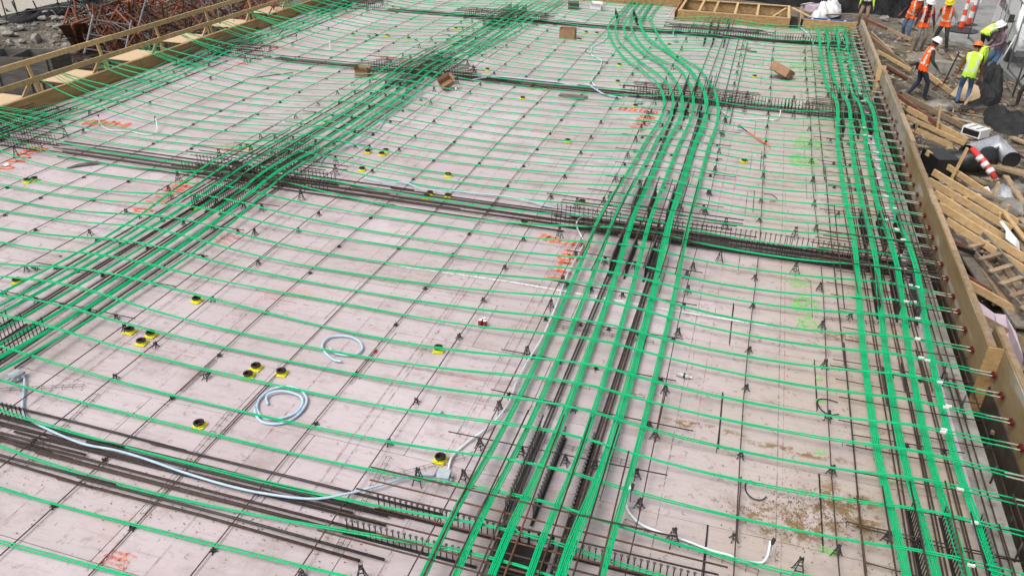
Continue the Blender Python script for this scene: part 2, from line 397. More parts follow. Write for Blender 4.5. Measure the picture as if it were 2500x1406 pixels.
def marking(text, start, end, h, side, m, w=.032, label='', cat='marking'):
    p, q = G(*start), G(*end); d = (q - p); st_ = d.length / len(text); d.normalize(); u = Vector((-d.y, d.x, 0)) * side
    mb = MB(); rg = random.Random(len(text) * 7 + int(start[0]))
    for i, ch in enumerate(text):
        for s_ in GLY[ch]:
            pts = []
            for k in range(len(s_) - 1):
                for t in (0, .34, .67):
                    x = s_[k][0] * (1 - t) + s_[k + 1][0] * t; y = s_[k][1] * (1 - t) + s_[k + 1][1] * t; pts.append((x, y))
            pts.append(s_[-1])
            P_ = [p + d * (st_ * (i + .06 + x * .8)) + u * (h * (y + .06 * math.sin(i * 2.3))) + Vector((rg.uniform(-.006, .006), rg.uniform(-.006, .006), 0)) for x, y in pts]
            ribbon(mb, P_, w)
    o = mb.build('spray_marking', m); tag(o, label, cat, 'orange spray paint markings on the deck'); return o
marking('7#8x14-0', (1306, 583), (1436, 611), .24, 1, M['spray'], .042, 'orange spray-painted figures running across below the second column row, left of white conduit')
marking('7#5x14-0', (1378, 606), (1332, 684), .36, 1, M['spray'], .042, 'orange spray-painted figures running down the deck left of the long white conduit')
marking('8#7x14-0', (1506, 268), (1604, 280), .30, 1, M['spray'], .05, 'orange spray-painted figures across the deck left of the centre band, below third row')
marking('4#5x14-0', (1564, 280), (1537, 313), .42, 1, M['spray'], .05, 'orange spray-painted figures running down the deck beside the centre band, below third row')
marking('7#8x19-0', (443, 437), (318, 517), .42, 1, M['spray'], .045, 'orange spray-painted figures half under the left edge of the middle tendon band')
marking('7#8x22-0', (520, 366), (640, 386), .42, 1, M['spray_faint'], .05, 'worn orange figures behind the stud rails of the left column, second row')
marking('#8x19-0', (78, 357), (-25, 412), .45, 1, M['spray'], .055, 'orange spray-painted figures at the left picture edge below the edge band')
marking('6#7x19-0', (196, 304), (300, 314), .42, 1, M['spray'], .06, 'orange spray-painted figures under the fanned stud rail near the left edge')
marking('7#8-0', (592, 147), (528, 170), .5, 1, M['spray_faint'], .06, 'worn orange figures right of the far part of the edge band')
marking('7#8x19', (640, 118), (715, 128), .5, 1, M['spray_faint'], .06, 'worn orange figures behind the third row near the left edge band')
marking('8#7-0', (893, 188), (940, 182), .5, 1, M['spray_faint'], .06, 'worn orange figures beside the cardboard box left of the middle band')
marking('7#8-0', (905, 140), (985, 152), .45, 1, M['spray_faint'], .06, 'worn orange figures inside the stud rails, third row left column')
marking('5#8', (846, 46), (870, 40), .5, 1, M['spray_faint'], .06, 'worn orange figures near the far row at left')
marking('7#8x12', (1120, 80), (1185, 56), .5, 1, M['spray_faint'], .06, 'worn orange figures left of the middle band in the far bay')
marking('6#7x12', (1350, 20), (1385, 12), .6, 1, M['spray_faint'], .06, 'worn orange figures by the farthest small boxes')
marking('4#8', (545, 600), (592, 578), .34, 1, M['spray_faint'], .03, 'faint orange figures on the deck just right of the middle band')
marking('2#4', (300, 1392), (335, 1352), .3, 1, M['spray_faint'], .03, 'faint orange smudged figures at the bottom left of the deck')
marking('*', (908, 864), (926, 864), .10, 1, M['spray'], .02, 'small orange star mark right of the upper conduit coil')
marking('.', (140, 626), (152, 626), .10, 1, M['spray'], .06, 'orange dot sprayed on the deck near the left picture edge')
marking('-', (1408, 96), (1440, 96), .3, 1, M['spray_faint'], .2, 'orange blot beside the open cardboard box')
mb = MB(); w0 = [G(*p) for p in ((895, 636), (1000, 654), (1120, 670), (1250, 689), (1440, 722), (1560, 744), (1700, 768), (1875, 795), (1960, 806))]
ribbon(mb, w0[:4], .06); ribbon(mb, w0[3:], .045)
tag(mb.build('painted_line', M['wline']), 'white painted line running across the deck of the middle bay', 'painted line')
mb = MB(); ribbon(mb, [G(*p) for p in ((575, 672), (640, 625), (700, 580), (745, 548), (785, 514))], .04)
tag(mb.build('painted_line', M['wline2']), 'broken white scuffed line running away right of the middle band', 'painted line')
mb = MB(); rg = random.Random(5)
for (a_, b_) in (((1060, 610), (1640, 705)), ((850, 650), (1430, 745)), ((870, 668), (1200, 725)), ((1190, 250), (1610, 300)), ((1100, 320), (1560, 372)), ((640, 720), (860, 760)), ((1540, 770), (2000, 840)), ((1010, 905), (1410, 975)), ((480, 560), (780, 610)), ((90, 790), (480, 870)), ((1190, 1160), (1380, 1200)), ((300, 470), (520, 500))):
    for k in range(2):
        o1, o2 = rg.uniform(-9, 9), rg.uniform(-9, 9); ribbon(mb, [G(a_[0], a_[1] + o1), G((a_[0] + b_[0]) / 2, (a_[1] + b_[1]) / 2 + o1), G(b_[0], b_[1] + o1)], .010)
for X in (-2.75, -2.65, -5.85, -4.0, -3.92, -.15, .05, 1.1, -8.0, -6.9, -10.9):
    y1, y2 = rg.uniform(4, 9), rg.uniform(10, 19); ribbon(mb, [(X, y1), (X + .02, (y1 + y2) / 2), (X, y2)], .010)
tag(mb.build('chalk_lines', M['chalk']), 'faint red snapped chalk lines criss-crossing the pale deck', 'chalk lines', kind='stuff')
mb = MB()
for X in (-2.78, -2.62, -3.98, -3.86, -5.0, -7.1, -8.2, -8.05, 1.05, -.2):
    y1, y2 = rg.uniform(3.5, 8), rg.uniform(9, 22); ribbon(mb, [(X, y1), (X, (y1 + y2) / 2), (X, y2)], .009)
tag(mb.build('pencil_lines', M['pencil']), 'faint dark double layout lines running away over the deck', 'layout lines', kind='stuff')
def blot(mb, c, rx, ry, z=.0045):
    k = 10; mb.add([(c.x, c.y, z)] + [(c.x + rx * math.cos(6.283 * i / k) * rg.uniform(.6, 1.1), c.y + ry * math.sin(6.283 * i / k) * rg.uniform(.6, 1.1), z) for i in range(k)], [(0, 1 + i, 1 + (i + 1) % k) for i in range(k)])
gs = [((1950, 690), .25, .2, 'beside the right edge mat level with the second row'), ((1965, 745), .3, .3, 'right of the far end of the white line'), ((1970, 790), .2, .25, 'just below the end of the white line'), ((1960, 395), .5, .5, 'left of the right band, between second and third rows'),
      ((1970, 350), .4, .5, 'left of the right band just below the third row'), ((1960, 165), .6, .6, 'right of the tipped box in the far bay'), ((2000, 925), .08, .06, 'near the right edge mat beside the water bottle'), ((2005, 980), .09, .06, 'inside the loop of black strap'), ((2010, 1105), .12, .05, 'above the mud spill at right'), ((2022, 1345), .14, .07, 'near the bottom right corner chair'),
      ((1130, 80), .3, .2, 'in the far bay left of the middle band'), ((1300, 1015), .01, .01, ''), ((2190, 1180), .2, .04, 'under the right band at bottom'), ((1460, 1210), .05, .04, 'beside the stud rail of the front column')]
for (pp, rx, ry, wh) in gs:
    if not wh: continue
    mb = MB(); blot(mb, G(*pp), rx, ry); tag(mb.build('green_paint_spot', M['gspray']), 'green sprayed blotch on the deck ' + wh, 'paint spot', 'green spray spots on the deck')

# ---------------------------------------------------------------- tendons running across (pairs of green sheathed strands)
YT = [4.02, 4.62, 5.14, 5.60, 6.08, 6.62, 7.24, 7.76, 8.23, 8.74, 9.35, 9.83, 10.38, 10.88, 11.43, 11.88, 12.50, 13.10, 13.64, 14.22, 14.70, 15.12, 15.74, 16.28, 16.80, 17.32, 17.90, 18.48, 19.02, 19.62, 20.18, 20.84, 21.42, 22.05, 22.62, 23.3,
      23.97, 24.56, 25.2, 25.78, 26.32, 26.85, 27.5, 27.95, 28.46, 29.16, 29.7, 30.2, 30.93, 31.5, 32.1, 32.7, 33.1, 33.55, 34.2, 34.9, 35.6, 36.1]
GR_T = 'paired green tendons spanning the deck'
def wallx(y): return 3.85 if y < 10.45 else 3.68 if y < 19.1 else 3.725 if y < 26.2 else 3.65
def lateral_tendons():
    rg = random.Random(21)
    FAN = [(0, 185), (0, 240), (30, 232), (105, 185), (160, 185), (210, 160), (215, 160), (212, 158), (280, 140), (300, 140), (345, 122), (400, 105), (395, 108), (455, 92), (470, 78), (500, 78)]
    # left ends gathered over the edge form in a few loose bunches
    nodes = [14.2, 17.0, 17.0, 18.9, 20.6, 20.6, 22.7, 24.4, 24.4, 26.6, 28.7, 30.5, 33.0]
    for i, y in enumerate(YT):
        root = empty('tendon_pair', (0, y, 0))
        where = 'counting from the bottom of the photo'
        tag(root, 'sagging green tendon pair across the deck, %s' % rowref(y, YT), 'tendon', GR_T)
        far = y > 24
        xr = wallx(y) - .05 if y < 33.6 else -3.6
        xl = -18.3 if y > 12.3 else (-17.0)
        if y < 12.3: xl = max(-17.0, -6.0 - y * 1.02)
        dy = rg.uniform(-.07, .07); j1, j2 = rg.uniform(-.05, .05), rg.uniform(-.05, .05)
        node = min(nodes, key=lambda q: abs(q - y - .4))
        parts = []
        for s in (-1, 1):
            pts = []; n = 46 if not far else 30
            sep = rg.uniform(.0095, .0115); open_l = rg.uniform(.02, .09) if rg.random() < .5 else 0
            for k in range(n + 1):
                x = xl + (xr - xl) * k / n
                if x > 2.9 and far: pass
                z = zx(x) + .014 + (.004 if s > 0 else 0)
                yy = dy * math.sin(x * .55 + i) + j1 * math.sin(x * .9 + 2 * i)
                # over the left edge form the strands rise and bunch
                if x < -13.8 and y > 12.3:
                    t = (-13.8 - x) / 4.5; tt = t * t
                    yy += (node - y) * tt * .72 + .25 * math.sin(i * 5.3) * tt; z = z * (1 - min(1, t)) + (.20 + .42 * tt) * min(1, t)
                yo = s * sep * (1 + .5 * math.sin(x * 1.7 + i * 3))
                if x < -12: yo += s * open_l * (-12 - x) / 5
                if x > 2.7: yo += s * min(1, (x - 2.7) / .8) * .030
                pts.append((x, yy + yo, z))
            mb = MB(); mb.tube(pts, .0088 if not far else .0092, 6 if not far else 4)
            parts.append(mb.build('strand', M['green'], root, smooth=True))
            if xr > 0 and y > 4.4:
                e_ = pts[-1]
                mb = MB(); mb.tube([(e_[0] - .27, e_[1] - s * .007, e_[2] + .012), (e_[0] + .0, e_[1], e_[2] + .004)], .0105, 5); mb.build('grease_tail', M['tail'], root)
                if rg.random() < .8:
                    q = pts[int(n * .965)]; mb = MB(); mb.box((3.0 + rg.uniform(-.12, .12), q[1], q[2] + .006), (.07, .028, .024)); mb.build('tape_wrap', M['tape'], root)
                if s > 0:
                    mb = MB(); mb.box((0, 0, 0), (.03, .11, .05)); mb.box((-.022, -.03, -.002), (.03, .035, .035)); mb.box((-.022, .03, -.002), (.03, .035, .035))
                    o = mb.build('pocket_former', M['red'], root); o.location = (wallx(y) - .018, e_[1] - .030, e_[2] - .01)
lateral_tendons()

# ---------------------------------------------------------------- banded tendons running away
def strands(root, path, n, r=.0086, pitch=.0192, sides=6):
    for k in range(n):
        off = (k - (n - 1) / 2) * pitch; pts = []
        for i, p in enumerate(path):
            t = (path[min(i + 1, len(path) - 1)] - path[max(i - 1, 0)]); t.z = 0; t.normalize(); q = Vector((t.y, -t.x, 0))
            pts.append(p + q * off * (1 + .10 * math.sin(i * .9 + k * 1.3)) + Vector((0, 0, .003 * math.sin(i * 1.7 + k * 2))))
        mb = MB(); mb.tube(pts, r, sides); mb.build('strand', M['green'], root, smooth=True)
def spline(pts, n):
    """Catmull-Rom through pts"""
    P_ = [Vector(p) for p in pts]; P_ = [P_[0] * 2 - P_[1]] + P_ + [P_[-1] * 2 - P_[-2]]; out = []
    m_ = len(P_) - 3
    for k in range(n + 1):
        u = m_ * k / n; i = min(int(u), m_ - 1); t = u - i; a_, b_, c_, d_ = P_[i:i + 4]
        out.append(.5 * ((2 * b_) + (c_ - a_) * t + (2 * a_ - 5 * b_ + 4 * c_ - d_) * t * t + (3 * b_ - a_ - 3 * c_ + d_) * t ** 3))
    return out
def Gy(px, py, f):
    z = .12
    for _ in range(4): p = G(px, py, z); z = f(p.y) + .03
    return p
def bundle(kind, label, xy, n, y0=None, lift=.055, sides=6, cnt=70):
    path = [Vector((p.x, p.y, 0)) for p in spline([Vector((q[0], q[1], 0)) for q in xy], cnt)]
    path = [Vector((p.x, p.y, zy(p.y) + lift)) for p in path]
    o_ = path[0].copy(); root = empty('tendon_bundle', (o_.x, o_.y, 0)); path = [p - Vector((o_.x, o_.y, 0)) for p in path]
    tag(root, label, 'tendons', kind); strands(root, path, n, sides=sides); return root
c3 = lambda x, y: (1250 + x / 3.994, y / 3.994)
up_pts = [
 [(1633, 220), c3(1290, 710), c3(1110, 590), c3(1035, 500), c3(980, 420), c3(935, 290), c3(985, 190), c3(1070, 110), c3(1125, 60), c3(1165, 22)],
 [(1651, 220), c3(1430, 740), c3(1250, 610), c3(1130, 500), c3(1030, 390), c3(1008, 275), c3(1045, 180), c3(1110, 110), c3(1165, 55), c3(1195, 22)],
 [(1675.6, 220), c3(1500, 680), c3(1300, 545), c3(1190, 450), c3(1120, 370), c3(1092, 270), c3(1128, 190), c3(1175, 115), c3(1215, 60), c3(1245, 22)],
 [(1700.7, 220), c3(1650, 700), c3(1470, 600), c3(1340, 520), c3(1220, 390), c3(1160, 260), c3(1190, 185), c3(1240, 120), c3(1290, 55), c3(1310, 22)],
 [(1727, 220), c3(1760, 720), c3(1630, 600), c3(1490, 500), c3(1300, 350), c3(1245, 220), c3(1275, 170), c3(1310, 110), c3(1350, 55), c3(1375, 22)],
 [(1750.8, 220), c3(1850, 710), c3(1700, 600), c3(1550, 510), c3(1415, 340), c3(1335, 190), c3(1355, 160), c3(1400, 100), c3(1445, 50), c3(1465, 22)]]
lowx = [(-2.25, -2.21, -2.25, -2.26, -2.17, -2.1), (-1.95, -1.93, -1.97, -2.0, -1.93, -1.87), (-1.62, -1.57, -1.6, -1.68, -1.68, -1.62), (-1.27, -1.22, -1.28, -1.36, -1.38, -1.33), (-.98, -.9, -.93, -1.0, -1.02, -.98), (-.60, -.58, -.60, -.66, -.68, -.68)]
for i in range(6):
    xs = lowx[i]; base = [(xs[0], 3.0), (xs[0], 5.2), (xs[1], 7.2), (xs[2], 11), (xs[3], 14), (xs[4], 18.2), (xs[5], 21.3)]
    ups = [Gy(*p, zy) for p in up_pts[i][1:]]; base += [(p.x, p.y) for p in ups]
    bundle('bundles of the centre band', 'green tendon bundle in the centre band that swerves far off, %s from the left' % nth(i + 1), base, (4, 4, 5, 4, 6, 4)[i], cnt=96)
bx = [(-10.68, -10.6, -10.7, -10.62, -10.6), (-10.36, -10.3, -10.32, -10.25, -10.2), (-10.16, -10.1, -9.95, -9.98, -9.95), (-9.76, -9.72, -9.7, -9.7, -9.72), (-9.4, -9.38, -9.36, -9.4, -9.42), (-9.1, -9.1, -9.1, -9.1, -9.15), (-8.8, -8.76, -8.86, -8.82, -8.85)]
for i in range(7):
    b_ = bx[i]; pts = [(b_[0], 4.6), (b_[0], 8), (b_[1], 10.5), (b_[2], 13), (b_[3], 16), (b_[4], 20), (b_[4] + .05, 24), (b_[3] + .3, 28), (b_[3] + .6, 32), (b_[3] + .5, BACK + .1)]
    bundle('bundles of the middle band', 'green tendon bundle in the middle band crossing from lower left, %s from the left' % nth(i + 1), pts, (3, 3, 4, 3, 4, 5, 3)[i])
ax = [(-17.45, -17.35), (-17.0, -17.1), (-16.7, -16.8), (-16.4, -16.5), (-16.15, -16.2)]
for i in range(5):
    a0, a1 = ax[i]; bundle('bundles of the left edge band', 'green tendon bundle beside the left edge form, %s from the form' % nth(i + 1), [(a0, 11.2), (a0, 14), (a1, 18), (a0, 22), (a1, 26), (a0, 31), (a0, BACK + .1)], (2, 3, 4, 3, 4)[i], lift=.03)
d_px = [[(2.2, 3.2), (2.25, 6.3), (2.19, 8.6), (2.22, 12.4), (2.26, 15.4), (2.28, 19.8), (2.36, 22.6), (2.25, 24.7), (2.19, 27.2), (2.15, 30.5), (2.14, 32.2)],
        [(2.5, 3.2), (2.54, 6.4), (2.48, 8.8), (2.54, 12.5), (2.56, 15.5), (2.60, 19.9), (2.66, 22.6), (2.54, 24.7), (2.46, 27.2), (2.44, 30.5), (2.43, 32.2)],
        [(2.8, 3.2), (2.83, 6.5), (2.79, 8.9), (2.87, 12.6), (2.86, 15.6), (2.93, 20.0), (2.96, 22.6), (2.84, 24.7), (2.79, 27.2), (2.78, 30.5), (2.77, 32.2)],
        [(3.08, 3.2), (3.12, 6.6), (3.08, 8.9), (3.17, 12.7), (3.15, 15.7), (3.21, 20.1), (3.24, 22.6), (3.08, 24.7), (3.08, 27.2), (3.07, 30.5), (3.07, 32.2)]]
for i in range(4):
    bundle('bundles of the right edge band', 'flat green tendon bundle beside the right edge form, %s from the left' % nth(i + 1), d_px[i], 5, lift=.05, cnt=84)
# far fan where the right edge band splits to single strands
for i in range(4):
    for k in range(5):
        x0 = d_px[i][-1][0] + (k - 2) * .02; xe = 1.98 + (i * 5 + k) * .068
        mb = MB(); mb.tube([(x0, 32.15, .255), ((x0 + xe) / 2 + .02, 32.9, .245), (xe, 33.62, .22)], .0095, 5)
        tag(mb.build('tendon_end', M['green'], smooth=True), 'single green strand fanning to the far edge board, %s from the left' % nth(i * 5 + k + 1), 'tendon', 'fanned strand ends at the far edge board')

# ---------------------------------------------------------------- plain bars and their chairs
XG = [-15.25, -14.2, -13.17, -12.12, -11.06, -8.25, -7.56, -6.56, -5.53, -4.53, -3.50, -2.42, -.42, .62, 1.66]
CAMP = Vector((0, 0, CH)); BARQ = []; CHQ = []
def px_of(p):
    v = Matrix(CM).transposed() @ (Vector(p) - CAMP); 
    return (1250 - FPX * v.x / v.z, 703 + FPX * v.y / v.z) if v.z < 0 else (-9999, -9999)
def seen_len(pts):
    n = 0; P_ = [Vector(q) for q in pts]; tot = 0
    for a_, b_ in zip(P_, P_[1:]):
        k = max(1, int((b_ - a_).length / .4))
        for i in range(k):
            p, q = a_.lerp(b_, i / k), a_.lerp(b_, (i + 1) / k); u, w = px_of(p), px_of(q)
            if -40 < u[0] < 2540 and -20 < u[1] < 1430: tot += ((u[0] - w[0]) ** 2 + (u[1] - w[1]) ** 2) ** .5 / max(3, (p - CAMP).length)
    return tot
def bar(*a_, **k_): BARQ.append((a_, k_))
def flush_bars(limit=285):
    q = sorted(((seen_len(a_[1]) * a_[2], i) for i, (a_, k_) in enumerate(BARQ)), reverse=True); rest = [MB(), []]
    for j, (w, i) in enumerate(q):
        a_, k_ = BARQ[i]
        if w <= 0: continue
        if j < limit: bar_now(*a_, **k_); continue
        m = a_[3]
        if m not in rest[1]: rest[1].append(m)
        rest[0].tube(a_[1], a_[2], 4, rest[1].index(m))
    o = rest[0].build('far_rebar', rest[1], smooth=True); tag(o, 'remaining thin dark bars of the distant and crowded steel mats', 'rebar', kind='stuff')
def bar_now(label, pts, r, m, group, sides=5):
    mb = MB(); o_ = Vector(pts[0]); mb.tube([Vector(p) - o_ for p in pts], r, sides)
    o = mb.build('rebar', m, smooth=True, loc=o_); tag(o, label, 'rebar', group); return o
nb = 0
for i, x in enumerate(XG):
    ymax = 33.4 if x > -3.3 else BACK - .2; y0 = 3.0 if x > -7 else max(3.2, (-x - 5.5) * .86)
    n = 26; rg = random.Random(i)
    pts = [(x + .028 * math.sin(k * .8 + i), y0 + (ymax - y0) * k / n, zx(x) - .009) for k in range(n + 1)]
    if x < -16: continue
    side = 'left of the middle band' if x < -10.8 else 'right of the middle band' if x < -2.2 else 'right of the centre band'
    near = [q for q in XG if (q < -10.8) == (x < -10.8) and (q < -2.2) == (x < -2.2)]
    bar('thin rebar running away %s, %s from the left' % (side, nth(near.index(x) + 1)), pts, .0075, M['rebar'], 'long support bars running away')
    # lapped doubles
    for q in range(3):
        ya = y0 + 1 + (26 - y0) * (q + rg.uniform(.1, .9)) / 3
        bar('short lapped rebar beside the %s long bar %s, %s one' % (nth(near.index(x) + 1), side, ('near', 'middle', 'far')[q]), [(x + .022, ya, zx(x) - .009), (x + .018, ya + rg.uniform(.7, 1.1), zx(x) - .009)], .0075, M['rebar'], 'short laps beside bar %d' % i)
def chair_parts(h, small):
    r0, r1 = .016, .03 + h * .22
    legs = []
    for k in range(4):
        A = math.pi / 4 + k * math.pi / 2; d = Vector((math.cos(A), math.sin(A), 0))
        mb = MB(); mb.tube([d * r0 + Vector((0, 0, h)), d * (r0 + (r1 - r0) * .45) + Vector((0, 0, h * .55)), d * r1 + Vector((0, 0, .004)), d * (r1 + .012)], [.0065, .006, .0065, .007], 4); legs.append(mb)
    top = MB(); top.box((0, 0, h), (.045, .036, .014))
    for sx in (-1, 1): top.box((sx * .017, 0, h + .015), (.009, .03, .02)); 
    br = MB(); lv = [.35, .68] if h > .1 else [.5] if h > .05 else []
    for l in lv:
        rr = r1 + (r0 - r1) * l
        c_ = [Vector((math.cos(math.pi / 4 + k * math.pi / 2) * rr, math.sin(math.pi / 4 + k * math.pi / 2) * rr, h * l)) for k in range(4)]
        for k in range(4): br.beam(c_[k], c_[(k + 1) % 4], .007, .009)
    if not lv: br.box((0, 0, h * .35), (.04, .04, h * .5))
    return legs, top, br
CHM = {}
def chair_meshes(h):
    h = max(.018, round(h / .015) * .015)
    if h not in CHM:
        legs, top, br = chair_parts(h, h < .05)
        allm = MB()
        for q in legs + [top, br]: allm.add(q.v, q.f)
        CHM[h] = ([q.mesh('leg', M['plastic']) for q in legs], top.mesh('saddle', M['plastic']), br.mesh('brace', M['plastic']), allm.mesh('bar_chair', M['plastic']))
    return CHM[h]
def chair(x, y, h, label, group, rz=None, detail=None):
    if x < -6.2 - y * 1.02 or y > BACK - .3: return
    CHQ.append((x, y, h, label, group, rz, detail))
def flush_chairs(limit=285):
    CHQ.sort(key=lambda c: (Vector((c[0], c[1], 0)) - CAMP).length / (.06 + c[2])); mb = MB()
    for j, c in enumerate(CHQ):
        if j < limit: chair_now(*c); continue
        me = chair_meshes(c[2])[3]; A = c[0] * 7 % 1.5; ca, sa = math.cos(A), math.sin(A)
        mb.add([(c[0] + q.co.x * ca - q.co.y * sa, c[1] + q.co.x * sa + q.co.y * ca, q.co.z) for q in me.vertices], [tuple(f.vertices) for f in me.polygons])
    tag(mb.build('far_bar_chairs', M['plastic']), 'remaining small black bar chairs in the distant bays', 'bar chairs', kind='stuff')
def chair_now(x, y, h, label, group, rz=None, detail=None):
    legs, top, br, allm = chair_meshes(h); rz = random.uniform(0, 1.5) if rz is None else rz
    if detail is None: detail = y < 13
    if detail:
        root = empty('bar_chair', (x, y, 0), rz)
        for q in legs: ob('leg', q, root)
        ob('saddle', top, root); ob('brace', br, root)
    else: root = ob('bar_chair', allm, None, (x, y, 0), rz)
    tag(root, label, 'bar chair', group); return root
YC = [4.6, 5.55, 6.55, 7.72, 8.95, 10.2, 11.35, 12.45, 14.75, 15.95, 17.2, 18.4, 19.6, 20.8, 22.0, 23.2, 24.4, 25.7, 26.9, 28.2, 29.6, 30.9, 32.2]
rg = random.Random(77)
for i, x in enumerate(XG):
    if x in (-5.53, -14.2, -8.25): ylist = YC[::3]
    elif x == -15.25: ylist = YC[2::2]
    else: ylist = YC
    near = [q for q in XG if (q < -10.8) == (x < -10.8) and (q < -2.2) == (x < -2.2)]
    side = 'left of the middle band' if x < -10.8 else 'right of the middle band' if x < -2.2 else 'right of the centre band'
    c = 0
    for y in ylist:
        if x < -6.2 - y * 1.0: continue
        if abs(y - 5.5) < .3 and x > -3.6: continue
        hh = zx(x) - .024; y_ = y + rg.uniform(-.22, .22) if y > 5 else y
        c += 1; h = max(.018, round(hh / .015) * .015)
        kind = 'tall' if h > .12 else 'splayed' if h > .05 else 'squat'
        chair(x, y_, hh, '%s chair, %s bar %s, %s' % (kind, nth(near.index(x) + 1), side, rowref(y, ylist)), 'bar chairs on the deck')
# support bars under the bands, each on small chairs
def under_bars(nm, x0, x1, ys, nchair, m=M['rebar_dark']):
    for k, y in enumerate(ys):
        z = zy(y) + .022; o1, o2 = random.uniform(-.25, .1), random.uniform(-.1, .3); tl = random.uniform(-.04, .04)
        bar('short dark cross bar beneath the %s, %s' % (nm, rowref(y, ys)), [(x0 + o1, y + tl, z), ((x0 + x1) / 2, y, z), (x1 + o2, y - tl, z)], .008, m, 'cross bars beneath the ' + nm)
        for q in range(nchair):
            xx = x0 + (x1 - x0) * (q + .5) / nchair + random.uniform(-.08, .08)
            chair(xx, y + tl * (1 - 2 * q / max(1, nchair - 1)), z - .024, 'chair beneath the %s, %s from left, %s' % (nm, nth(q + 1), rowref(y, ys)), 'bar chairs beneath the ' + nm, detail=y < 10.5 and x0 > -4)
ysup = [7.0, 8.0, 9.0, 10.05, 11.1, 12.1, 14.9, 15.9, 16.9, 17.9, 18.9, 19.9, 20.9, 24, 25.2, 26.4, 27.6, 28.8, 30]
under_bars('centre band', -2.6, -.25, [4.3] + [y for y in ysup if y < 22], 5)
under_bars('middle band', -10.95, -8.4, ysup[1:], 5)
under_bars('left edge band', -17.5, -15.9, ysup[6:], 3)
under_bars('right edge band', 1.95, 3.15, [4.4, 6.9, 8.6, 10.1, 11.6, 15.6, 17.1, 18.6, 20.1, 24.2, 25.7, 27.2, 28.7, 30.2], 3)

# ---------------------------------------------------------------- column rows: bottom bars, top bars and stud rails
def rowbars():
    rg = random.Random(9)
    for r, y in enumerate(YR):
        rn = ('front', 'second', 'third', 'farthest')[r]
        offs = (-.50, -.43, -.24, -.19, -.14, .0, .05, .10, .15, .33) if r == 0 else (-.42, -.24, -.20, -.16, -.04, .0, .04, .20, .26, .40) if r == 1 else (-.3, -.18, -.14, -.05, 0, .12, .16, .28)
        for k, o_ in enumerate(offs):
            rad = .0165 if r == 0 else .014
            xa = -14.8 + rg.uniform(-.4, .4) if r else -9.0; xm = rg.uniform(-7.5, -5); xb = -3.0 + rg.uniform(-.4, .6)
            z = rad + .012 + (.022 if k % 3 == 1 else 0)
            for (p, q, wh) in ((xa, xm, 'left'), (xm - .5, xb, 'middle')):
                if r == 0 and wh == 'left' and q < -6.5: pass
                yy = y + o_ + rg.uniform(-.02, .02) + (.035 if wh == 'left' else 0)
                bar('heavy bottom bar across the %s column row, %s part, %s from the near side' % (rn, wh, nth(k + 1)), [(p, yy, z), ((p + q) / 2, yy + rg.uniform(-.02, .02), z), (q, yy + rg.uniform(-.02, .02), z)], rad, M['rebar_dark'] if k % 2 else M['rebar'], 'bottom bars of the %s row' % rn)
            if r: bar('bottom bar across the %s column row, right part, %s from the near side' % (rn, nth(k + 1)), [(-2.6 + rg.uniform(-.3, .3), y + o_ * .8, .03), (3.3, y + o_ * .8 + rg.uniform(-.03, .03), .03)], .012, M['rebar_dark'], 'right bottom bars of the %s row' % rn)
        for b, xc in enumerate(XB):
            if r == 0 and b < 1: continue
            if r == 3 and b == 3: continue
            bn = ('left edge', 'left', 'centre', 'right edge')[b]
            if r == 0 and b == 1: continue
            nt_ = (7, 8, 7, 6)[r]; hl = 1.75
            sp = .17 if r < 2 else .15
            for k in range(nt_):
                yy = y + (k - (nt_ - 1) / 2) * sp + rg.uniform(-.03, .03); xa, xb = xc - hl + rg.uniform(-.35, .3), xc + hl + rg.uniform(-.3, .35)
                if b == 3: xa, xb = xc - 1.1 + rg.uniform(-.2, .1), 3.5
                if b == 0: xa = -17.6
                z = ZH + .038 + rg.uniform(-.006, .01)
                pts = [(xa, yy + rg.uniform(-.02, .02), z), (xc, yy, z), (xb, yy + rg.uniform(-.02, .02), z)]
                if b == 3: pts += [(3.56, yy, z - .02), (3.57, yy, z - .09), (3.5, yy, z - .12), (3.1, yy, z - .12)]
                bar('rusty top bar over the %s column, %s row, %s from the near side' % (bn, rn, nth(k + 1)), pts, .0105, M['rebar_rusty'] if r == 0 and k % 2 else M['rebar'], 'top bars over the %s column, %s row' % (bn, rn))
            if r < 4:
                nl = 7 if r < 2 else 5; hy = 1.9
                for k in range(nl):
                    xx = xc + (k - (nl - 1) / 2) * .27 + rg.uniform(-.04, .04); z = ZH + .06
                    ya, yb = y - hy + rg.uniform(-.4, .3), y + hy + rg.uniform(-.3, .4)
                    if r == 3: yb = min(yb, 33.2)
                    bar('top bar running away over the %s column, %s row, %s from the left' % (bn, rn, nth(k + 1)), [(xx, ya, z), (xx + rg.uniform(-.05, .05), yb, z)], .010, M['rebar_rusty'] if r < 1 and k % 3 == 0 else M['rebar'], 'top bars running away, %s column, %s row' % (bn, rn))
                for sx in (-1, 1):
                    for sy in (-1, 1):
                        if b == 3 and sx > 0: continue
                        chair(xc + sx * 1.45, y + sy * .72, .205, 'tall bar chair at the %s %s corner of the %s column, %s row' % ('near' if sy < 0 else 'far', 'left' if sx < 0 else 'right', bn, rn), 'tall bar chairs at the columns', detail=(r == 0))
rowbars()
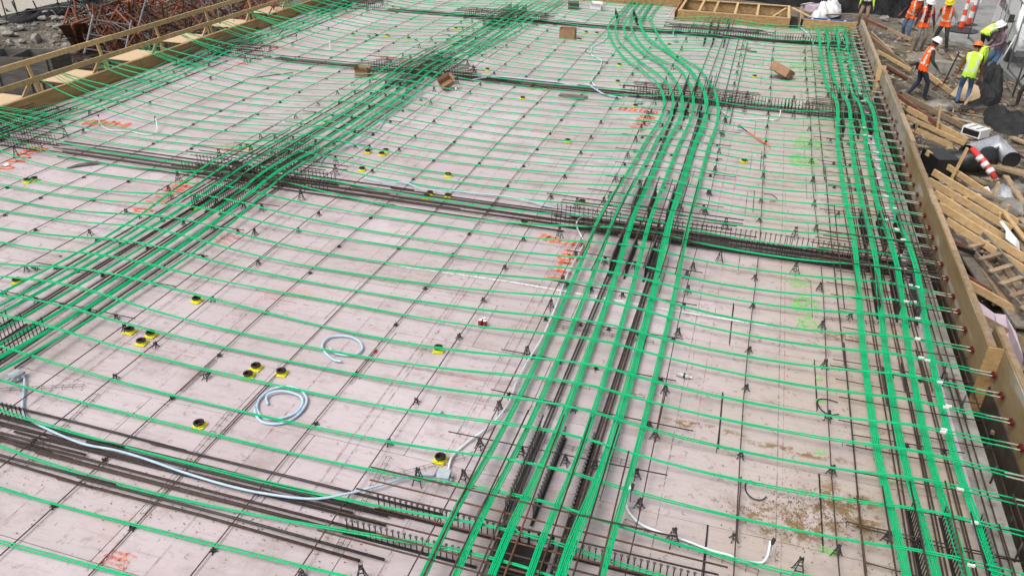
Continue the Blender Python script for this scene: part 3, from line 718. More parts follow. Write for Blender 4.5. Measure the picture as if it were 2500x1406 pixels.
for r, y in enumerate(YR):
    for b, xc in enumerate(XB):
        if r == 0 and b == 0: continue
        root = empty('column_cage', (xc, y, 0)); tag(root, 'dark cage of upright column bars at the %s column, %s row' % (('left edge', 'left', 'centre', 'right edge')[b], RN[r]), 'column cage', 'column cages')
        for k in range(16):
            A = k * math.pi / 8; q = max(abs(math.cos(A)), abs(math.sin(A))); px_, py_ = .25 * math.cos(A) / q, .25 * math.sin(A) / q
            mb = MB(); mb.tube([(px_, py_, .0), (px_ * 1.02, py_, .215)], .0135, 6); mb.build('upright', M['rebar_dark'], root)
        for zz in (.05, .11, .17): mb = MB(); mb.tube([(sx * .27, sy * .27, zz) for sx, sy in ((-1, -1), (1, -1), (1, 1), (-1, 1), (-1, -1))], .008, 4); mb.build('tie', M['rebar_dark'], root)
        mb = MB(); mb.box((0, 0, .004), (.5, .5, .006)); mb.build('column_void_dark', M['under'], root)  # near-black plate paints the darkness of the open column void
sm = MB(); sm.tube([(0, 0, .01), (0, 0, .222)], .0068, 5); STUD = sm.mesh('shaft', M['stud'])
sh = MB(); sh.lathe([(.001, .221), (.017, .221), (.018, .230), (.001, .231)], 8); HEAD = sh.mesh('head', M['studhead'])
both = MB(); both.tube([(0, 0, .01), (0, 0, .222)], .0068, 5, 0); both.lathe([(.001, .221), (.017, .221), (.018, .230), (.001, .231)], 8, m=1); SB = both.mesh('stud', [M['stud'], M['studhead']])
def rail(x, y, ang, n, label, near, tilt=0, sp=.066):
    root = empty('stud_rail', (x, y, .004), ang); tag(root, label, 'stud rail', 'stud rails around the columns')
    if tilt: root.rotation_euler = (tilt, 0, ang)
    if y > 9: root.scale = (1, 1, 1.15)
    L_ = (n - 1) * sp; mb = MB(); mb.box((L_ / 2, 0, .008), (L_ + .12, .034, .008)); mb.build('base_strip', M['stud'], root)
    if near:
        for k in range(n): ob('stud', SB, root, (k * sp, 0, 0))
    else:
        mb = MB()
        for k in range(n): mb.tube([(k * sp, 0, .01), (k * sp, 0, .222)], .0072, 4, 0); mb.lathe([(.001, .221), (.017, .223), (.001, .23)], 5, c=(k * sp, 0, 0), m=1)
        o = mb.build('studs', [M['stud'], M['studhead']], root); o['kind'] = 'stuff'
rg = random.Random(31)
for r, y in enumerate(YR):
    rn = ('front', 'second', 'third', 'farthest')[r]
    for b, xc in enumerate(XB):
        if r == 0 and b == 0: continue
        bn = ('left edge', 'left', 'centre', 'right edge')[b]; near = r < 2 and b > 0
        lab = 'stud rail at the %s column, %s row, ' % (bn, rn)
        for k, oy in enumerate((-.19, .17)):
            w = 'near' if oy < 0 else 'far'
            sp_ = .066 if r == 0 else .088; nl_ = 22 if r == 0 else 15; nr_ = 20 if r == 0 else 26 if b == 2 else 15
            if b > 0: rail(xc - .33 - sp_ * nl_ + rg.uniform(-.1, .1), y + oy * 1.15, 0, nl_, lab + 'left side, %s one' % w, near, sp=sp_)
            if b < 3: rail(xc + .45 + rg.uniform(-.06, .1), y + oy * 1.15, 0, nr_, lab + 'right side, %s one' % w, near, sp=sp_)
        xo = (-.33, -.02, .33) if b != 3 else (-.22, .10, .40)
        for k, ox in enumerate(xo):
            rail(xc + ox + rg.uniform(-.03, .03), y + .55, math.pi / 2 + rg.uniform(-.02, .02), 22, lab + 'running away behind, %s from the left' % nth(k + 1), near)
            if r > 0 or True: rail(xc + ox + rg.uniform(-.03, .03), y - .55, -math.pi / 2 + rg.uniform(-.02, .02), 20, lab + 'toward the front, %s from left' % nth(k + 1), near)
# the far run at the swerve follows the tendons
for k in range(2):
    rail(-5.3 + k * .75, 32.0, math.pi / 2 + .25, 30, 'stud rail in the fanned far end of the centre band, %s one' % ('left', 'right')[k], False)

# bars between the bundles (bottom steel of the bands)
def bandbars(nm, xs, segs, rad=.013, m=None):
    rg = random.Random(len(nm)); c = 0
    for x in xs:
        for (ya, yb) in segs:
            c += 1; mm = m or (M['rebar_dark'] if rg.random() < .6 else M['rebar']); z = .03 + rg.uniform(0, .02)
            y1, y2 = ya + rg.uniform(-.5, .5), yb + rg.uniform(-.5, .5)
            bar('dark bar between bundles of the %s, %s from the left front' % (nm, nth(c)), [(x + rg.uniform(-.02, .02), y1, z), (x, (y1 + y2) / 2, z), (x + rg.uniform(-.03, .03), y2, z)], rad, mm, 'bottom bars of the ' + nm)
bandbars('centre band', (-1.78, -1.74, -1.12, -1.08, -1.04), ((4.4, 12.6), (12.0, 21.4)), .0135)
bandbars('centre band far part', (-1.5, -1.2, -.95, -.62, -.3), ((21, 31),), .011)
bandbars('middle band', (-10.02, -9.96, -9.6, -9.54, -9.22, -8.98, -10.5), ((6.2, 13.5), (13.0, 22.5), (22.2, 32)), .0135)
bandbars('left edge band', (-17.2, -16.9, -16.0), ((12, 22), (22, 33)), .013)
bandbars('right edge band', (1.92, 2.38, 2.42, 2.68, 2.72, 2.98, 3.02, 3.28, 3.36, 3.55), ((3.2, 10.5), (9.8, 18.2), (17.6, 25.5), (25, 33.2)), .010, M['rebar'])
rg = random.Random(4)
YM = [3.6 + k * .475 for k in range(62)]
for k in range(62):
    y = YM[k] + rg.uniform(-.06, .06); z = .05 + rg.uniform(0, .05); x0 = 1.78 + rg.uniform(-.05, .18)
    bar('thin bar across the right edge band, %s' % rowref(YM[k], YM), [(x0, y + rg.uniform(-.04, .04), z), (2.6, y, z), (3.6, y + rg.uniform(-.03, .03), z + .02)], .0075, M['rebar'], 'edge mat bars at the right form')
# wire bolsters: two runners and upstands
def bolster(pa, pb, label):
    p, q = G(*pa, .0), G(*pb, .0); mb = MB(); d = q - p; n = max(3, int(d.length / .12)); u = d.normalized(); s_ = Vector((-u.y, u.x, 0)) * .028
    for sg in (-1, 1): mb.tube([p + s_ * sg + Vector((0, 0, .03)), q + s_ * sg + Vector((0, 0, .03))], .003, 4)
    for k in range(n + 1):
        c_ = p + d * k / n; mb.tube([c_ + s_ * 1.3 + Vector((0, 0, .003)), c_ + s_ + Vector((0, 0, .03)), c_ - s_ + Vector((0, 0, .03)), c_ - s_ * 1.3 + Vector((0, 0, .003))], .0028, 4)
    tag(mb.build('wire_bolster', M['rebar']), label, 'wire bolster', 'wire bolsters lying on the deck')
for a_, b_, l in (((2, 955), (205, 944), 'at the left picture edge below the junction box'), ((238, 965), (60, 1145), 'running down through the front row bars at left'), ((560, 1010), (350, 1257), 'crossing the front row bars left of centre'), ((950, 1118), (820, 1350), 'left of the front column studs'),
                  ((938, 1172), (1200, 1098), 'slanting beneath the conduit to the grey junction box'), ((1355, 798), (1595, 838), 'across the middle of the centre band'), ((1310, 928), (1572, 972), 'across the centre band in line with the bottle'), ((1330, 1080), (1540, 1135), 'across the centre band behind the front column'),
                  ((1524, 1275), (1850, 1400), 'beneath the white conduit at bottom right'), ((1165, 1270), (1195, 1215), 'short, at the front column'), ((2055, 1085), (2200, 1110), 'under the right band, lower part'), ((2065, 1280), (2180, 1310), 'at the bottom of the right edge mat'), ((2010, 780), (2240, 800), 'brown, across the right edge mat'), ((1410, 118), (1500, 135), 'thin, in the far bay beside the small blue box'), ((1385, 145), (1480, 155), 'thin, in front of the small blue box')):
    bolster(a_, b_, 'thin wire bolster ' + l)

flush_bars(); flush_chairs()
# ---------------------------------------------------------------- pipe sleeves
def sleeve_proto():
    root = empty('pipe_sleeve', (0, 0, 0))
    mb = MB(); mb.box((0, 0, .006), (.155, .155, .010))
    for sx in (-1, 1):
        for sy in (-1, 1): mb.lathe([(.001, .012), (.010, .012), (.009, .022), (.001, .022)], 6, c=(sx * .062, sy * .062, 0))
    p1 = mb.build('plate', M['yellow'], root)
    mb = MB(); mb.lathe([(.060, .011), (.058, .045), (.066, .047)], 18); p2 = mb.build('collar', M['yellow'], root, smooth=True)
    mb = MB(); mb.lathe([(.044, .046), (.066, .046), (.069, .056), (.066, .068), (.046, .069), (.043, .06)], 20, close=True); p3 = mb.build('ring', M['blackrub'], root, smooth=True)
    mb = MB(); mb.lathe([(.0001, .020), (.044, .020), (.0435, .062)], 14); p4 = mb.build('inner_plug', M['rustin'], root)
    kids(root, p1, p2, p3, p4); return root
SLV = [(67, 441, 'left of a touching pair near the left picture edge'), (84, 437, 'right of a touching pair near the left picture edge'), (41, 685, 'half hidden at the left picture edge'), (317, 806, 'alone left of the trio, lower left bay'), (345, 834, 'front one of the trio, lower left bay'), (368, 815, 'right one of the trio, lower left bay'), (480, 731, 'alone right of the middle band, lower bay'),
       (606, 915, 'front one of the pair above the big conduit coil'), (625, 895, 'rear one of the pair above the big conduit coil'), (687, 908, 'alone just above the big conduit coil'), (486, 1035, 'alone left of the big conduit coil'), (1075, 1118, 'beside the grey junction box at bottom centre'), (1070, 851, 'alone below the red cans'), (478, 507, 'beneath the middle band, lower part'),
       (606, 358, 'behind the stud rails left of the middle band'), (797, 299, 'beneath the middle band between rows'), (898, 370, 'left one of the trio behind the second row'), (932, 376, 'front one of the trio behind the second row'), (942, 368, 'rear one of the trio behind the second row'), (884, 413, 'alone just behind the second row bars'), (1042, 480, 'front one of the pair on the second row bars'),
       (1050, 472, 'rear one of the pair on the second row bars'), (1094, 427, 'alone in the bay behind the second row'), (1094, 478, 'right of the pair on the second row bars'), (1280, 543, 'before the second row bars near the white conduit'), (1421, 493, 'behind the second row, left of the centre band'), (1386, 344, 'alone left of the centre band'), (1817, 393, 'right bay, below the orange pole'),
       (1158, 193, 'beside the tipped brown box'), (1303, 209, 'rear one of the pair before the third row'), (1300, 214, 'front one of the pair before the third row'), (1330, 216, 'right of the pair before the third row'), (1276, 240, 'left below the pair before the third row'), (1551, 259, 'before the third row by the centre band'), (1512, 159, 'behind the third row left of the swerve'), (1508, 200, 'just behind the third row'),
       (1842, 187, 'right bay behind the third row'), (861, 85, 'leftmost in the far bay'), (945, 88, 'second in the far bay'), (998, 94, 'third in the far bay'), (1093, 98, 'left of the middle band, far bay'), (1113, 70, 'highest in the far bay'), (1118, 104, 'at the edge of the middle band, far bay'), (1002, 154, 'at the third row under the middle band'), (960, 18, 'farthest, near the top edge'),
       (1431, 80, 'right of the open brown carton'), (1457, 82, 'second right of the open brown carton'), (1415, 97, 'at the corner of the open brown carton'), (1634, 110, 'between the swerve and the blue conduit'), (1190, 170, 'inside the bars right of the middle band, third row')]
sp0 = None
for i, (px, py, l) in enumerate(SLV):
    o = sleeve_proto() if sp0 is None else copy_tree(sp0)
    if sp0 is None: sp0 = o
    p = G(px, py, .03); o.location = (p.x, p.y, 0); o.rotation_euler.z = [0.05, -.1, .3, .0, .15][i % 5] + (math.pi / 2 if i % 2 else 0)
    tag(o, 'yellow pipe sleeve with black ring, ' + l, 'pipe sleeve', 'yellow and black pipe sleeves')

# ---------------------------------------------------------------- conduits
def cf(x0, y0): return lambda x, y: (x0 + x / 3.994, y0 + y / 3.994)
def conduit(pts, label, m, r=.0135, zs=.028, n=60, group='flexible conduits on the deck'):
    P_ = []
    for i, p in enumerate(pts): z = p[2] if len(p) > 2 else zs; P_.append(G(p[0], p[1], z))
    path = spline(P_, n); mb = MB(); mb.tube(path, r, 8)
    o = mb.build('conduit', m, smooth=True); tag(o, label, 'conduit', group); return o
conduit([(60, 923, .04), (58, 960), (55, 990), (68, 1020), (118, 1048, .08), (200, 1082, .10), (280, 1098, .10), (350, 1118, .10), (450, 1153, .10), (550, 1183, .10), (640, 1203, .10), (760, 1217, .10), (850, 1204, .09), (930, 1183, .07), (1000, 1163, .05), (1068, 1157, .04)], 'long pale blue conduit curving across the front row to the grey junction box', M['conduit'], .015, n=110)
conduit([(1094, 1148, .04), (1104, 1115), (1140, 1080), (1200, 1035, .05), (1240, 985, .06), (1262, 930, .05), (1295, 870, .06), (1325, 820, .06), (1360, 740, .06), (1385, 670, .05), (1415, 615, .07), (1424, 590, .07), (1408, 553, .05), (1412, 536, .09), (1426, 528, .14)], 'long white conduit running away beside the centre band from the grey junction box', M['conduitw'], .0145, n=120)
c2 = cf(625, 704)
conduit([c2(*p) for p in ((835, 712), (760, 695), (690, 640), (650, 590), (655, 530), (720, 475), (830, 462), (920, 472), (1000, 510), (1035, 560), (1030, 600), (980, 640), (900, 652), (800, 640), (740, 610), (725, 580))], 'single open loop of pale blue conduit, smaller one', M['conduit'], .0175, n=90)
conduit([(*c2(x, y), z) for x, y, z in ((118, 1130, .02), (100, 1080, .03), (120, 1030, .04), (220, 1000, .05), (330, 1010, .05), (430, 1050, .05), (455, 1100, .05), (430, 1170, .04), (370, 1220, .03), (260, 1260, .02), (150, 1275, .02), (60, 1250, .02), (10, 1170, .02), (40, 1070, .025), (150, 985, .03), (300, 955, .03), (420, 985, .03), (480, 1040, .03), (495, 1090, .03), (470, 1160, .03), (400, 1240, .02), (300, 1300, .02), (180, 1320, .02), (60, 1300, .02), (0, 1230, .025), (-10, 1160, .03))], 'big double coil of pale blue conduit lying on the deck', M['conduit'], .0175, n=150)
c7 = cf(1250, 1054)
conduit([(*c7(1175, 505), .24), (*c7(1140, 570), .2), (*c7(1112, 680), .1), (*c7(1130, 760), .05)] + [c7(*p) for p in ((1180, 830), (1260, 900), (1370, 950), (1500, 1000), (1700, 1060), (1850, 1120), (2000, 1170), (2120, 1200), (2200, 1240), (2350, 1270), (2440, 1268))] + [(*c7(2490, 1210), .1), (*c7(2510, 1130), .17), (*c7(2520, 1060), .22)], 'white conduit with upturned ends at the bottom right bay', M['conduitw'], .0145, n=100)
c3a = cf(1250, 0)
conduit([c3a(*p) for p in ((940, 350), (880, 410), (800, 450), (772, 480), (785, 545), (870, 592), (850, 680), (780, 780), (800, 830), (850, 890), (950, 940), (1080, 955))], 'thin white conduit winding down the bay to the third row', M['conduitw'], .017, n=80)
conduit([(1150, 196), (1200, 188), (1250, 190), (1350, 200), (1400, 208), (1432, 206), (1470, 228), (1520, 240)], 'pale blue conduit lying along the third row bars', M['conduit'], .017, .06, 60)
conduit([c3a(*p) for p in ((1590, 400), (1572, 320), (1620, 280), (1800, 285), (2000, 295), (2200, 305), (2380, 320))], 'pale blue conduit along the farthest row at right', M['conduit'], .02, .08, 50)
conduit([c3a(*p) for p in ((2030, 1050), (2060, 1100), (2150, 1145), (2300, 1160), (2430, 1162))] + [(1875, 292), (1890, 294), (1903, 283, .08), (1907, 262, .22)], 'white conduit right of the centre band in front of the third row', M['conduitw'], .014, .03, 60)
c1 = cf(0, 0)
conduit([(*c1(955, 1140), .24), (*c1(975, 1200), .1)] + [c1(*p) for p in ((1010, 1240), (1080, 1272), (1180, 1275), (1280, 1285), (1400, 1312), (1480, 1312))] + [(*c1(1530, 1280), .05), (*c1(1530, 1220), .13), (*c1(1515, 1150), .24)], 'white conduit with two upturned ends near the left edge band', M['conduitw'], .015, .02, 60)
c6a = cf(625, 352)
conduit([c6a(*p) for p in ((1050, 330), (1300, 380), (1440, 372), (1600, 430), (1750, 450), (1950, 460), (2496, 520), (2750, 580), (2920, 625), (3020, 660), (3180, 690))], 'pale conduit lying along the second row bars', M['conduit'], .013, .07, 70)
conduit([(1034, 225), (1012, 236), (985, 258), (950, 278), (935, 300), (917, 320), (870, 350), (800, 378), (780, 402)], 'pale conduit running along the right side of the middle band', M['conduit'], .014, .03, 50)
conduit([(850, 84, .3), (722, 118, .03), (735, 119), (765, 121), (800, 122, .03), (806, 120, .05), (804, 97, .3)][1:], 'thin white conduit with upturned end in the far left bay', M['conduitw'], .014, .02, 40)
mb = MB(); mb.tube([G(1067, 1010, .02), G(1080, 1004, .02)], .017, 8); tag(mb.build('conduit_offcut', M['conduit'], smooth=True), 'short pale blue conduit offcut left of the long white conduit', 'conduit offcut')
mb = MB(); mb.tube([G(1955, 68, .25), G(1972, 82, .15), G(1983, 100, .05), G(1988, 116, .03)], .022, 6); tag(mb.build('conduit', M['conduit'], smooth=True), 'pale blue conduit dropping from the far edge beside the right band', 'conduit')
def jbox(px, py, rz, label, s=1.0):
    p = G(px, py, .05); root = empty('junction_box', (p.x, p.y, 0), rz); root.scale = (s, s, s); tag(root, label, 'junction box', 'grey electrical boxes on the deck')
    mb = MB(); mb.box((0, 0, .045), (.12, .12, .07)); mb.build('body', M['box'], root)
    mb = MB(); mb.box((0, 0, .084), (.128, .128, .008)); mb.build('cover', M['box'], root)
    for k, (x, y, rot) in enumerate(((-.03, -.075, 0), (.03, -.075, 0), (.075, -.03, 1), (.075, .03, 1), (-.08, .01, 1), (0, .08, 0))):
        mb = MB(); d = Vector((1, 0, 0)) if rot else Vector((0, 1, 0)); c_ = Vector((x, y, .04)); mb.tube([c_ - d * .018, c_ + d * .018], .017, 10); mb.build('hub', M['steelgrey'] if k > 3 else M['box'], root, smooth=True)
jbox(1083, 1163, .15, 'pale grey junction box with round hubs where two conduits meet, bottom centre', 1.15)
jbox(40, 918, -.2, 'pale grey junction box at the left picture edge', 1.15); jbox(1441, 129, .2, 'small blue-grey junction box in the far bay', 1.1); jbox(1650, 100, .2, 'small grey junction box right of the swerve', 1.1)
jbox(1560, 249, .2, 'small grey box among the third row bars near the centre band', 1.2)
for px, py, l in ((1543, 1184, 'at bottom right beside the centre band'), (1887, 1318, 'at the right end of the bottom white conduit'), (239, 283, 'near the left edge band, left one'), (378, 287, 'near the left edge band, right one'), (723, 86, 'in the far left bay, left one'), (804, 98, 'in the far left bay, right one'), (1907, 262, 'in front of the third row at right')):
    p = G(px, py, .25); mb = MB(); mb.tube([(p.x, p.y, .0), (p.x, p.y, .25)], .006, 5); mb.tube([(p.x, p.y, .2), (p.x + .01, p.y, .27)], .020, 8)
    tag(mb.build('conduit_stub_holder', M['rebar_dark']), 'black capped conduit stake ' + l, 'stake', 'capped stakes for conduit ends')

# ---------------------------------------------------------------- loose things on the deck
def carton(px, py, w, d, h, rz, label, tilt=(0, 0), flaps=True, m=None, z=0):
    p = G(px, py, 0); root = empty('cardboard_box', (p.x, p.y, z), rz); root.rotation_euler = (tilt[0], tilt[1], rz); tag(root, label, 'box', 'boxes left on the deck')
    m = m or M['card']; t = .006
    mb = MB(); mb.box((0, 0, t / 2), (w, d, t)); mb.build('base', M['cardin'], root)
    for k, (cx, cy, sx, sy) in enumerate(((0, -d / 2, w, t), (0, d / 2, w, t), (-w / 2, 0, t, d - .013), (w / 2, 0, t, d - .013))):
        mb = MB(); mb.box((cx, cy, h / 2 + .004), (sx, sy, h)); mb.build('side', m, root)
        if flaps:
            fl = .42 * (d if k < 2 else w); out = Vector((0, (-1 if k == 0 else 1), 0)) if k < 2 else Vector((-1 if k == 2 else 1, 0, 0))
            A = (1.0, .35, .2, .7)[k]; a_ = Vector((cx, cy, h + .005)); b_ = a_ + out * math.sin(A) * fl * .6 + Vector((0, 0, math.cos(A) * fl * .6))
            s_ = Vector((w / 2 - .004, 0, 0)) if k < 2 else Vector((0, d / 2 - .01, 0)); o_ = out * .004
            mb = MB(); mb.add([a_ - s_, a_ + s_, b_ + s_, b_ - s_, a_ - s_ + o_, a_ + s_ + o_, b_ + s_ + o_, b_ - s_ + o_], [(0, 1, 2, 3), (7, 6, 5, 4), (0, 4, 5, 1), (1, 5, 6, 2), (2, 6, 7, 3), (3, 7, 4, 0)]); mb.build('flap', m, root)
carton(1386, 94, .56, .40, .36, .05, 'large open brown cardboard box standing in the far bay', flaps=False)
carton(886, 184, .40, .30, .18, .1, 'brown cardboard box with raised flaps left of the middle band')
carton(1092, 218, .38, .32, .14, .7, 'crushed brown cardboard box beside a white cup', tilt=(.3, -.45), z=.13)
carton(1902, 192, .62, .48, .26, -.55, 'brown cardboard box tipped over in the right bay', tilt=(-.45, .25), flaps=False, z=.12)
carton(1400, 22, .42, .32, .20, .1, 'small grey cardboard box in the farthest bay', m=M['greywood'])
carton(1455, 26, .46, .36, .24, .0, 'white open box in the farthest bay', m=M['white'])
mb = MB(); mb.lathe([(.001, .002), (.022, .002), (.033, .10), (.030, .10), (.020, .008)], 12); p = G(1113, 222); tag(mb.build('paper_cup', M['white'], loc=(p.x, p.y, 0), smooth=True), 'small white paper cup beside the crushed box', 'cup')
M['canred'] = mat('can_red', (.22, .01, .02), (.32, .02, .03), rough=.35, scale=25, metal=.3, c3=(.6, .3, .3), s3=40, t3=.6)
for (dx, dy, l) in ((-.036, 0, 'left front'), (.036, 0, 'right front'), (0, .062, 'rear')):
    p = G(1178, 798); root = empty('drink_can', (p.x + dx, p.y + dy, 0)); tag(root, 'dark red drink can with a pale top, %s one of three' % l, 'can', 'three red cans on the deck')
    mb = MB(); mb.lathe([(.001, 0), (.026, 0), (.033, .008), (.033, .105), (.028, .118)], 14); mb.build('body', M['canred'], root, smooth=True)
    mb = MB(); mb.lathe([(.028, .118), (.027, .121), (.025, .117), (.001, .117)], 14); mb.build('lid', M['white'], root)
p = G(1668, 921); root = empty('water_bottle', (p.x, p.y, .036), -.15); tag(root, 'clear plastic water bottle with a black band lying on the deck', 'bottle')
M['clear'] = mat('clear_plastic', (.34, .34, .32), (.50, .50, .48), rough=.15)
def lying(mb, prof, n=12, m=0):
    base = len(mb.v); 
    for r_, x_ in prof:
        for j in range(n): A = 6.2832 * j / n; mb.v.append((x_, r_ * math.cos(A), r_ * math.sin(A)))
    for i in range(len(prof) - 1):
        for j in range(n): mb.f.append((base + i * n + j, base + i * n + (j + 1) % n, base + (i + 1) * n + (j + 1) % n, base + (i + 1) * n + j)); mb.m.append(m)
mb = MB(); lying(mb, [(.001, -.1), (.03, -.1), (.035, -.09), (.034, .05), (.03, .07), (.013, .09), (.013, .10)]); mb.build('body', M['clear'], root, smooth=True)
mb = MB(); lying(mb, [(.0357, .0), (.0357, .028)]); mb.build('label_band', M['blackrub'], root)
mb = MB(); lying(mb, [(.015, .098), (.015, .118), (.001, .118)]); mb.build('cap', M['white'], root)
root = empty('support_pole', (0, 0, 0)); tag(root, 'orange pole with a black crook end lying in the right bay', 'pole')
a_, b_ = G(1825, 322, .06), G(1880, 357, .05); mb = MB(); mb.tube([a_, b_], .018, 8); mb.build('shaft', M['orange'], root, smooth=True)
mb = MB(); mb.tube([G(1806, 309, .10), G(1812, 313, .08), a_], .014, 6); mb.box(G(1805, 309, .11), (.09, .07, .05)); mb.build('head', M['blackrub'], root)
mb = MB(); mb.beam(G(1366, 231, .02), G(1433, 238, .05), .22, .02); mb.beam(G(1375, 236, .03), G(1425, 241, .05), .10, .02); tag(mb.build('dark_board', M['greywood']), 'dark weathered board lying on the bay in front of the third row', 'board')
mb = MB(); mb.tube([G(163, 411, .02), G(190, 404, .03), G(240, 397, .04)], [.015, .035, .045], 6); tag(mb.build('rolled_scrap', M['greywood']), 'grey brown length of rolled scrap near the left edge', 'scrap')
mb = MB(); mb.add([G(8, 402, .006), G(18, 398, .03), G(24, 402, .02), G(12, 407, .006)], [(0, 1, 2, 3)]); tag(mb.build('paper_scrap', M['white']), 'white scrap of paper at the left picture edge', 'paper')
mb = MB(); mb.beam(G(620, 190, .02), G(715, 178, .02), .02, .02); tag(mb.build('rebar', M['rebar']), 'loose dark bar lying aslant in the upper left bay', 'rebar')
mb = MB(); mb.beam(G(1800, 121, .02), G(1833, 120, .02), .05, .02); tag(mb.build('wood_strip', M['lumber_old']), 'short pale strip of wood on the deck in the far right bay', 'wood strip')
mb = MB(); mb.box(G(1835, 126, .02), (.35, .10, .03)); mb.box(G(1833, 126, .04), (.15, .06, .03)); tag(mb.build('glove', M['greywood']), 'dark crumpled glove beside the pale wood strip', 'glove')
for k, (px, py, l) in enumerate(((560, 400, 'black cloth strap hung over the middle band bundles'),)):
    mb = MB(); pts = [G(548, 402, .24), G(566, 396, .27), G(582, 402, .26), G(592, 412, .22), G(598, 420, .15)]
    for q, w_ in zip(range(4), (.16, .22, .2, .12)): mb.beam(pts[q], pts[q + 1], w_, .012)
    tag(mb.build('cloth_strap', M['black']), l, 'strap')
def looped(pts, r, m, name, label, cat, z=.02, n=40):
    mb = MB(); mb.tube(spline([G(x, y, z) for x, y in pts], n), r, 5); tag(mb.build(name, m, smooth=True), label, cat)
c8 = cf(1875, 704)
looped([c8(*p) for p in ((690, 1225), (600, 1230), (520, 1180), (482, 1110), (500, 1080), (560, 1078), (620, 1090), (680, 1110))], .008, M['blackrub'], 'black_strap', 'open loop of thin black strap by the right edge mat', 'strap')
looped([(1845, 1182), (1832, 1173), (1820, 1180), (1822, 1200), (1838, 1216), (1858, 1220), (1872, 1212)], .008, M['blackrub'], 'black_cable', 'black cable curl lying on the mud spill', 'cable')
looped([(1865, 473), (1885, 476), (1897, 486), (1890, 491), (1880, 492)], .007, M['blackrub'], 'black_cable', 'short black curl in the right bay near the second row', 'cable')
# tying wire snippets, clods and grit: nobody could count them
mb = MB(); rg = random.Random(55)
for k in range(1500):
    u = rg.random()
    if u < .62: x = rg.uniform(-.3, 3.1); y = 3 + 29 * rg.random() ** 1.5
    else: x = rg.uniform(-15, 0); y = 3 + 30 * rg.random() ** 1.3
    if x < -6 - y: continue
    A = rg.uniform(0, 6.3); L_ = rg.uniform(.02, .07); c_ = Vector((x, y, .006)); d1 = Vector((math.cos(A), math.sin(A), 0)) * L_; d2 = Vector((math.cos(A + 1.5), math.sin(A + 1.5), 0)) * L_ * .6
    mb.tube([c_ - d1, c_ + Vector((0, 0, .008)), c_ + d2], .0022, 3)
o = mb.build('wire_snippets', M['rebar']); tag(o, 'rusty snips of tying wire scattered over the deck', 'wire snips', kind='stuff')
mb = MB()
for k in range(2600):
    u = rg.random()
    if u < .35: x = rg.gauss(1.35, .42); y = rg.gauss(7.05, .28)
    elif u < .55: x = rg.gauss(1.9, .25); y = rg.uniform(3, 30)
    elif u < .8: x = rg.uniform(-9, -3); y = 5.1 + rg.gauss(0, .28)
    else: x = rg.uniform(-14, 3); y = rg.uniform(3, 26)
    if x > 3.1: continue
    mb.rock((x, y, .004), rg.uniform(.003, .009), rg)
M['clod'] = mat('clods', (.09, .06, .035), (.24, .17, .10), rough=.95, scale=3, coord='World')
tag(mb.build('mud_crumbs', M['clod']), 'crumbs of dried mud and rust flakes scattered over the deck', 'mud crumbs', kind='stuff')
# cast chairs left lying
for px, py, l in ((95, 660, 'beside the orange dot at left'), (497, 929, 'in the lower bay left of the conduit loop'), (1020, 100, 'in the far bay'), (905, 92, 'in a heap in the far bay'), (915, 88, 'at the right of the heap in the far bay'), (1522, 98, 'by the swerving band')):
    p = G(px, py); o = chair_now(p.x, p.y, .10, 'black bar chair fallen over, ' + l, 'fallen bar chairs', detail=False); o.rotation_euler = (1.45, 0, random.uniform(0, 6)); o.location.z = .035

# ================================================================ edge forms
M['gapshade'] = mat('gap_shade', (.035, .026, .02), (.07, .05, .035), rough=.9, scale=4)  # near-black brown, paints the shade of the gap below the right form
M['plybrown'] = mat('brown_form_face', (.19, .125, .055), (.27, .20, .11), rough=.8, scale=1.6, detail=9, coord='World', bump=.1, stretch=(1, .5, 2), c3=(.34, .31, .26), s3=1.6, t3=.58)
cw = MB(); cw.box((3.33, 16.5, -.17), (.38, 34, .25)); tag(cw.build('concrete_wall', M['concrete']), kind='structure')
cw = MB(); cw.box((3.16, 16.5, -.008), (.10, 34, .014)); o = cw.build('edge_strip', M['pinkply']); tag(o, 'mauve plywood strip along the top of the concrete wall by the right form', 'plywood strip')
for k, (px, py) in enumerate(((2300, 905), (2275, 925), (2345, 985), (2425, 1160), (2480, 1350), (2262, 800), (2215, 460))):
    p = G(px, py + 14, 0); p.x = min(max(p.x, 3.2), 3.46); mb = MB(); mb.tube([(p.x, p.y, -.04), (p.x + .02, p.y + .05, .20)], .011, 6)
    tag(mb.build('dowel', M['rebar_dark'], smooth=True), 'black dowel bar standing in the wall top by the right form, %s from the front' % nth(k + 1), 'dowel', 'dowels in the wall top')
def edgeform(x, y0, y1, label, zt=.55, zb=-.5, inner=M['plyworn'], lumber=M['lumber_old']):
    root = empty('edge_form', (x, y0, 0)); tag(root, label, 'formwork', 'edge form boards at the right'); L_ = y1 - y0; n = max(1, round(L_ / 2.44)); s_ = L_ / n
    for k in range(n):
        mb = MB(); mb.box((0.0, s_ * (k + .5), (zt + zb) / 2), (.019, s_ - .006, zt - zb)); mb.build('form_panel', inner, root)
        mb = MB(); mb.box((.056, s_ * (k + .5), zt - .016 + .006 * (k % 2)), (.088, s_ - .01, .038)); mb.build('top_plate', lumber, root)
    m_ = int(L_ / .4)
    for k in range(m_ + 1):
        mb = MB(); mb.box((.056, .03 + (L_ - .06) * k / m_, (zt + zb) / 2 - .03), (.088, .04, zt - zb - .07)); mb.build('stud_post', lumber, root)
    mb = MB(); mb.box((.056, L_ / 2, zb + .02), (.086, L_, .038)); mb.build('bottom_plate', lumber, root)
    mb = MB(); mb.box((-.020, L_ / 2, -.27), (.018, L_ - .01, .42)); mb.build('gap_shade_strip', M['gapshade'], root)  # added strip: the dark gap between wall and form, put into colour
    return root
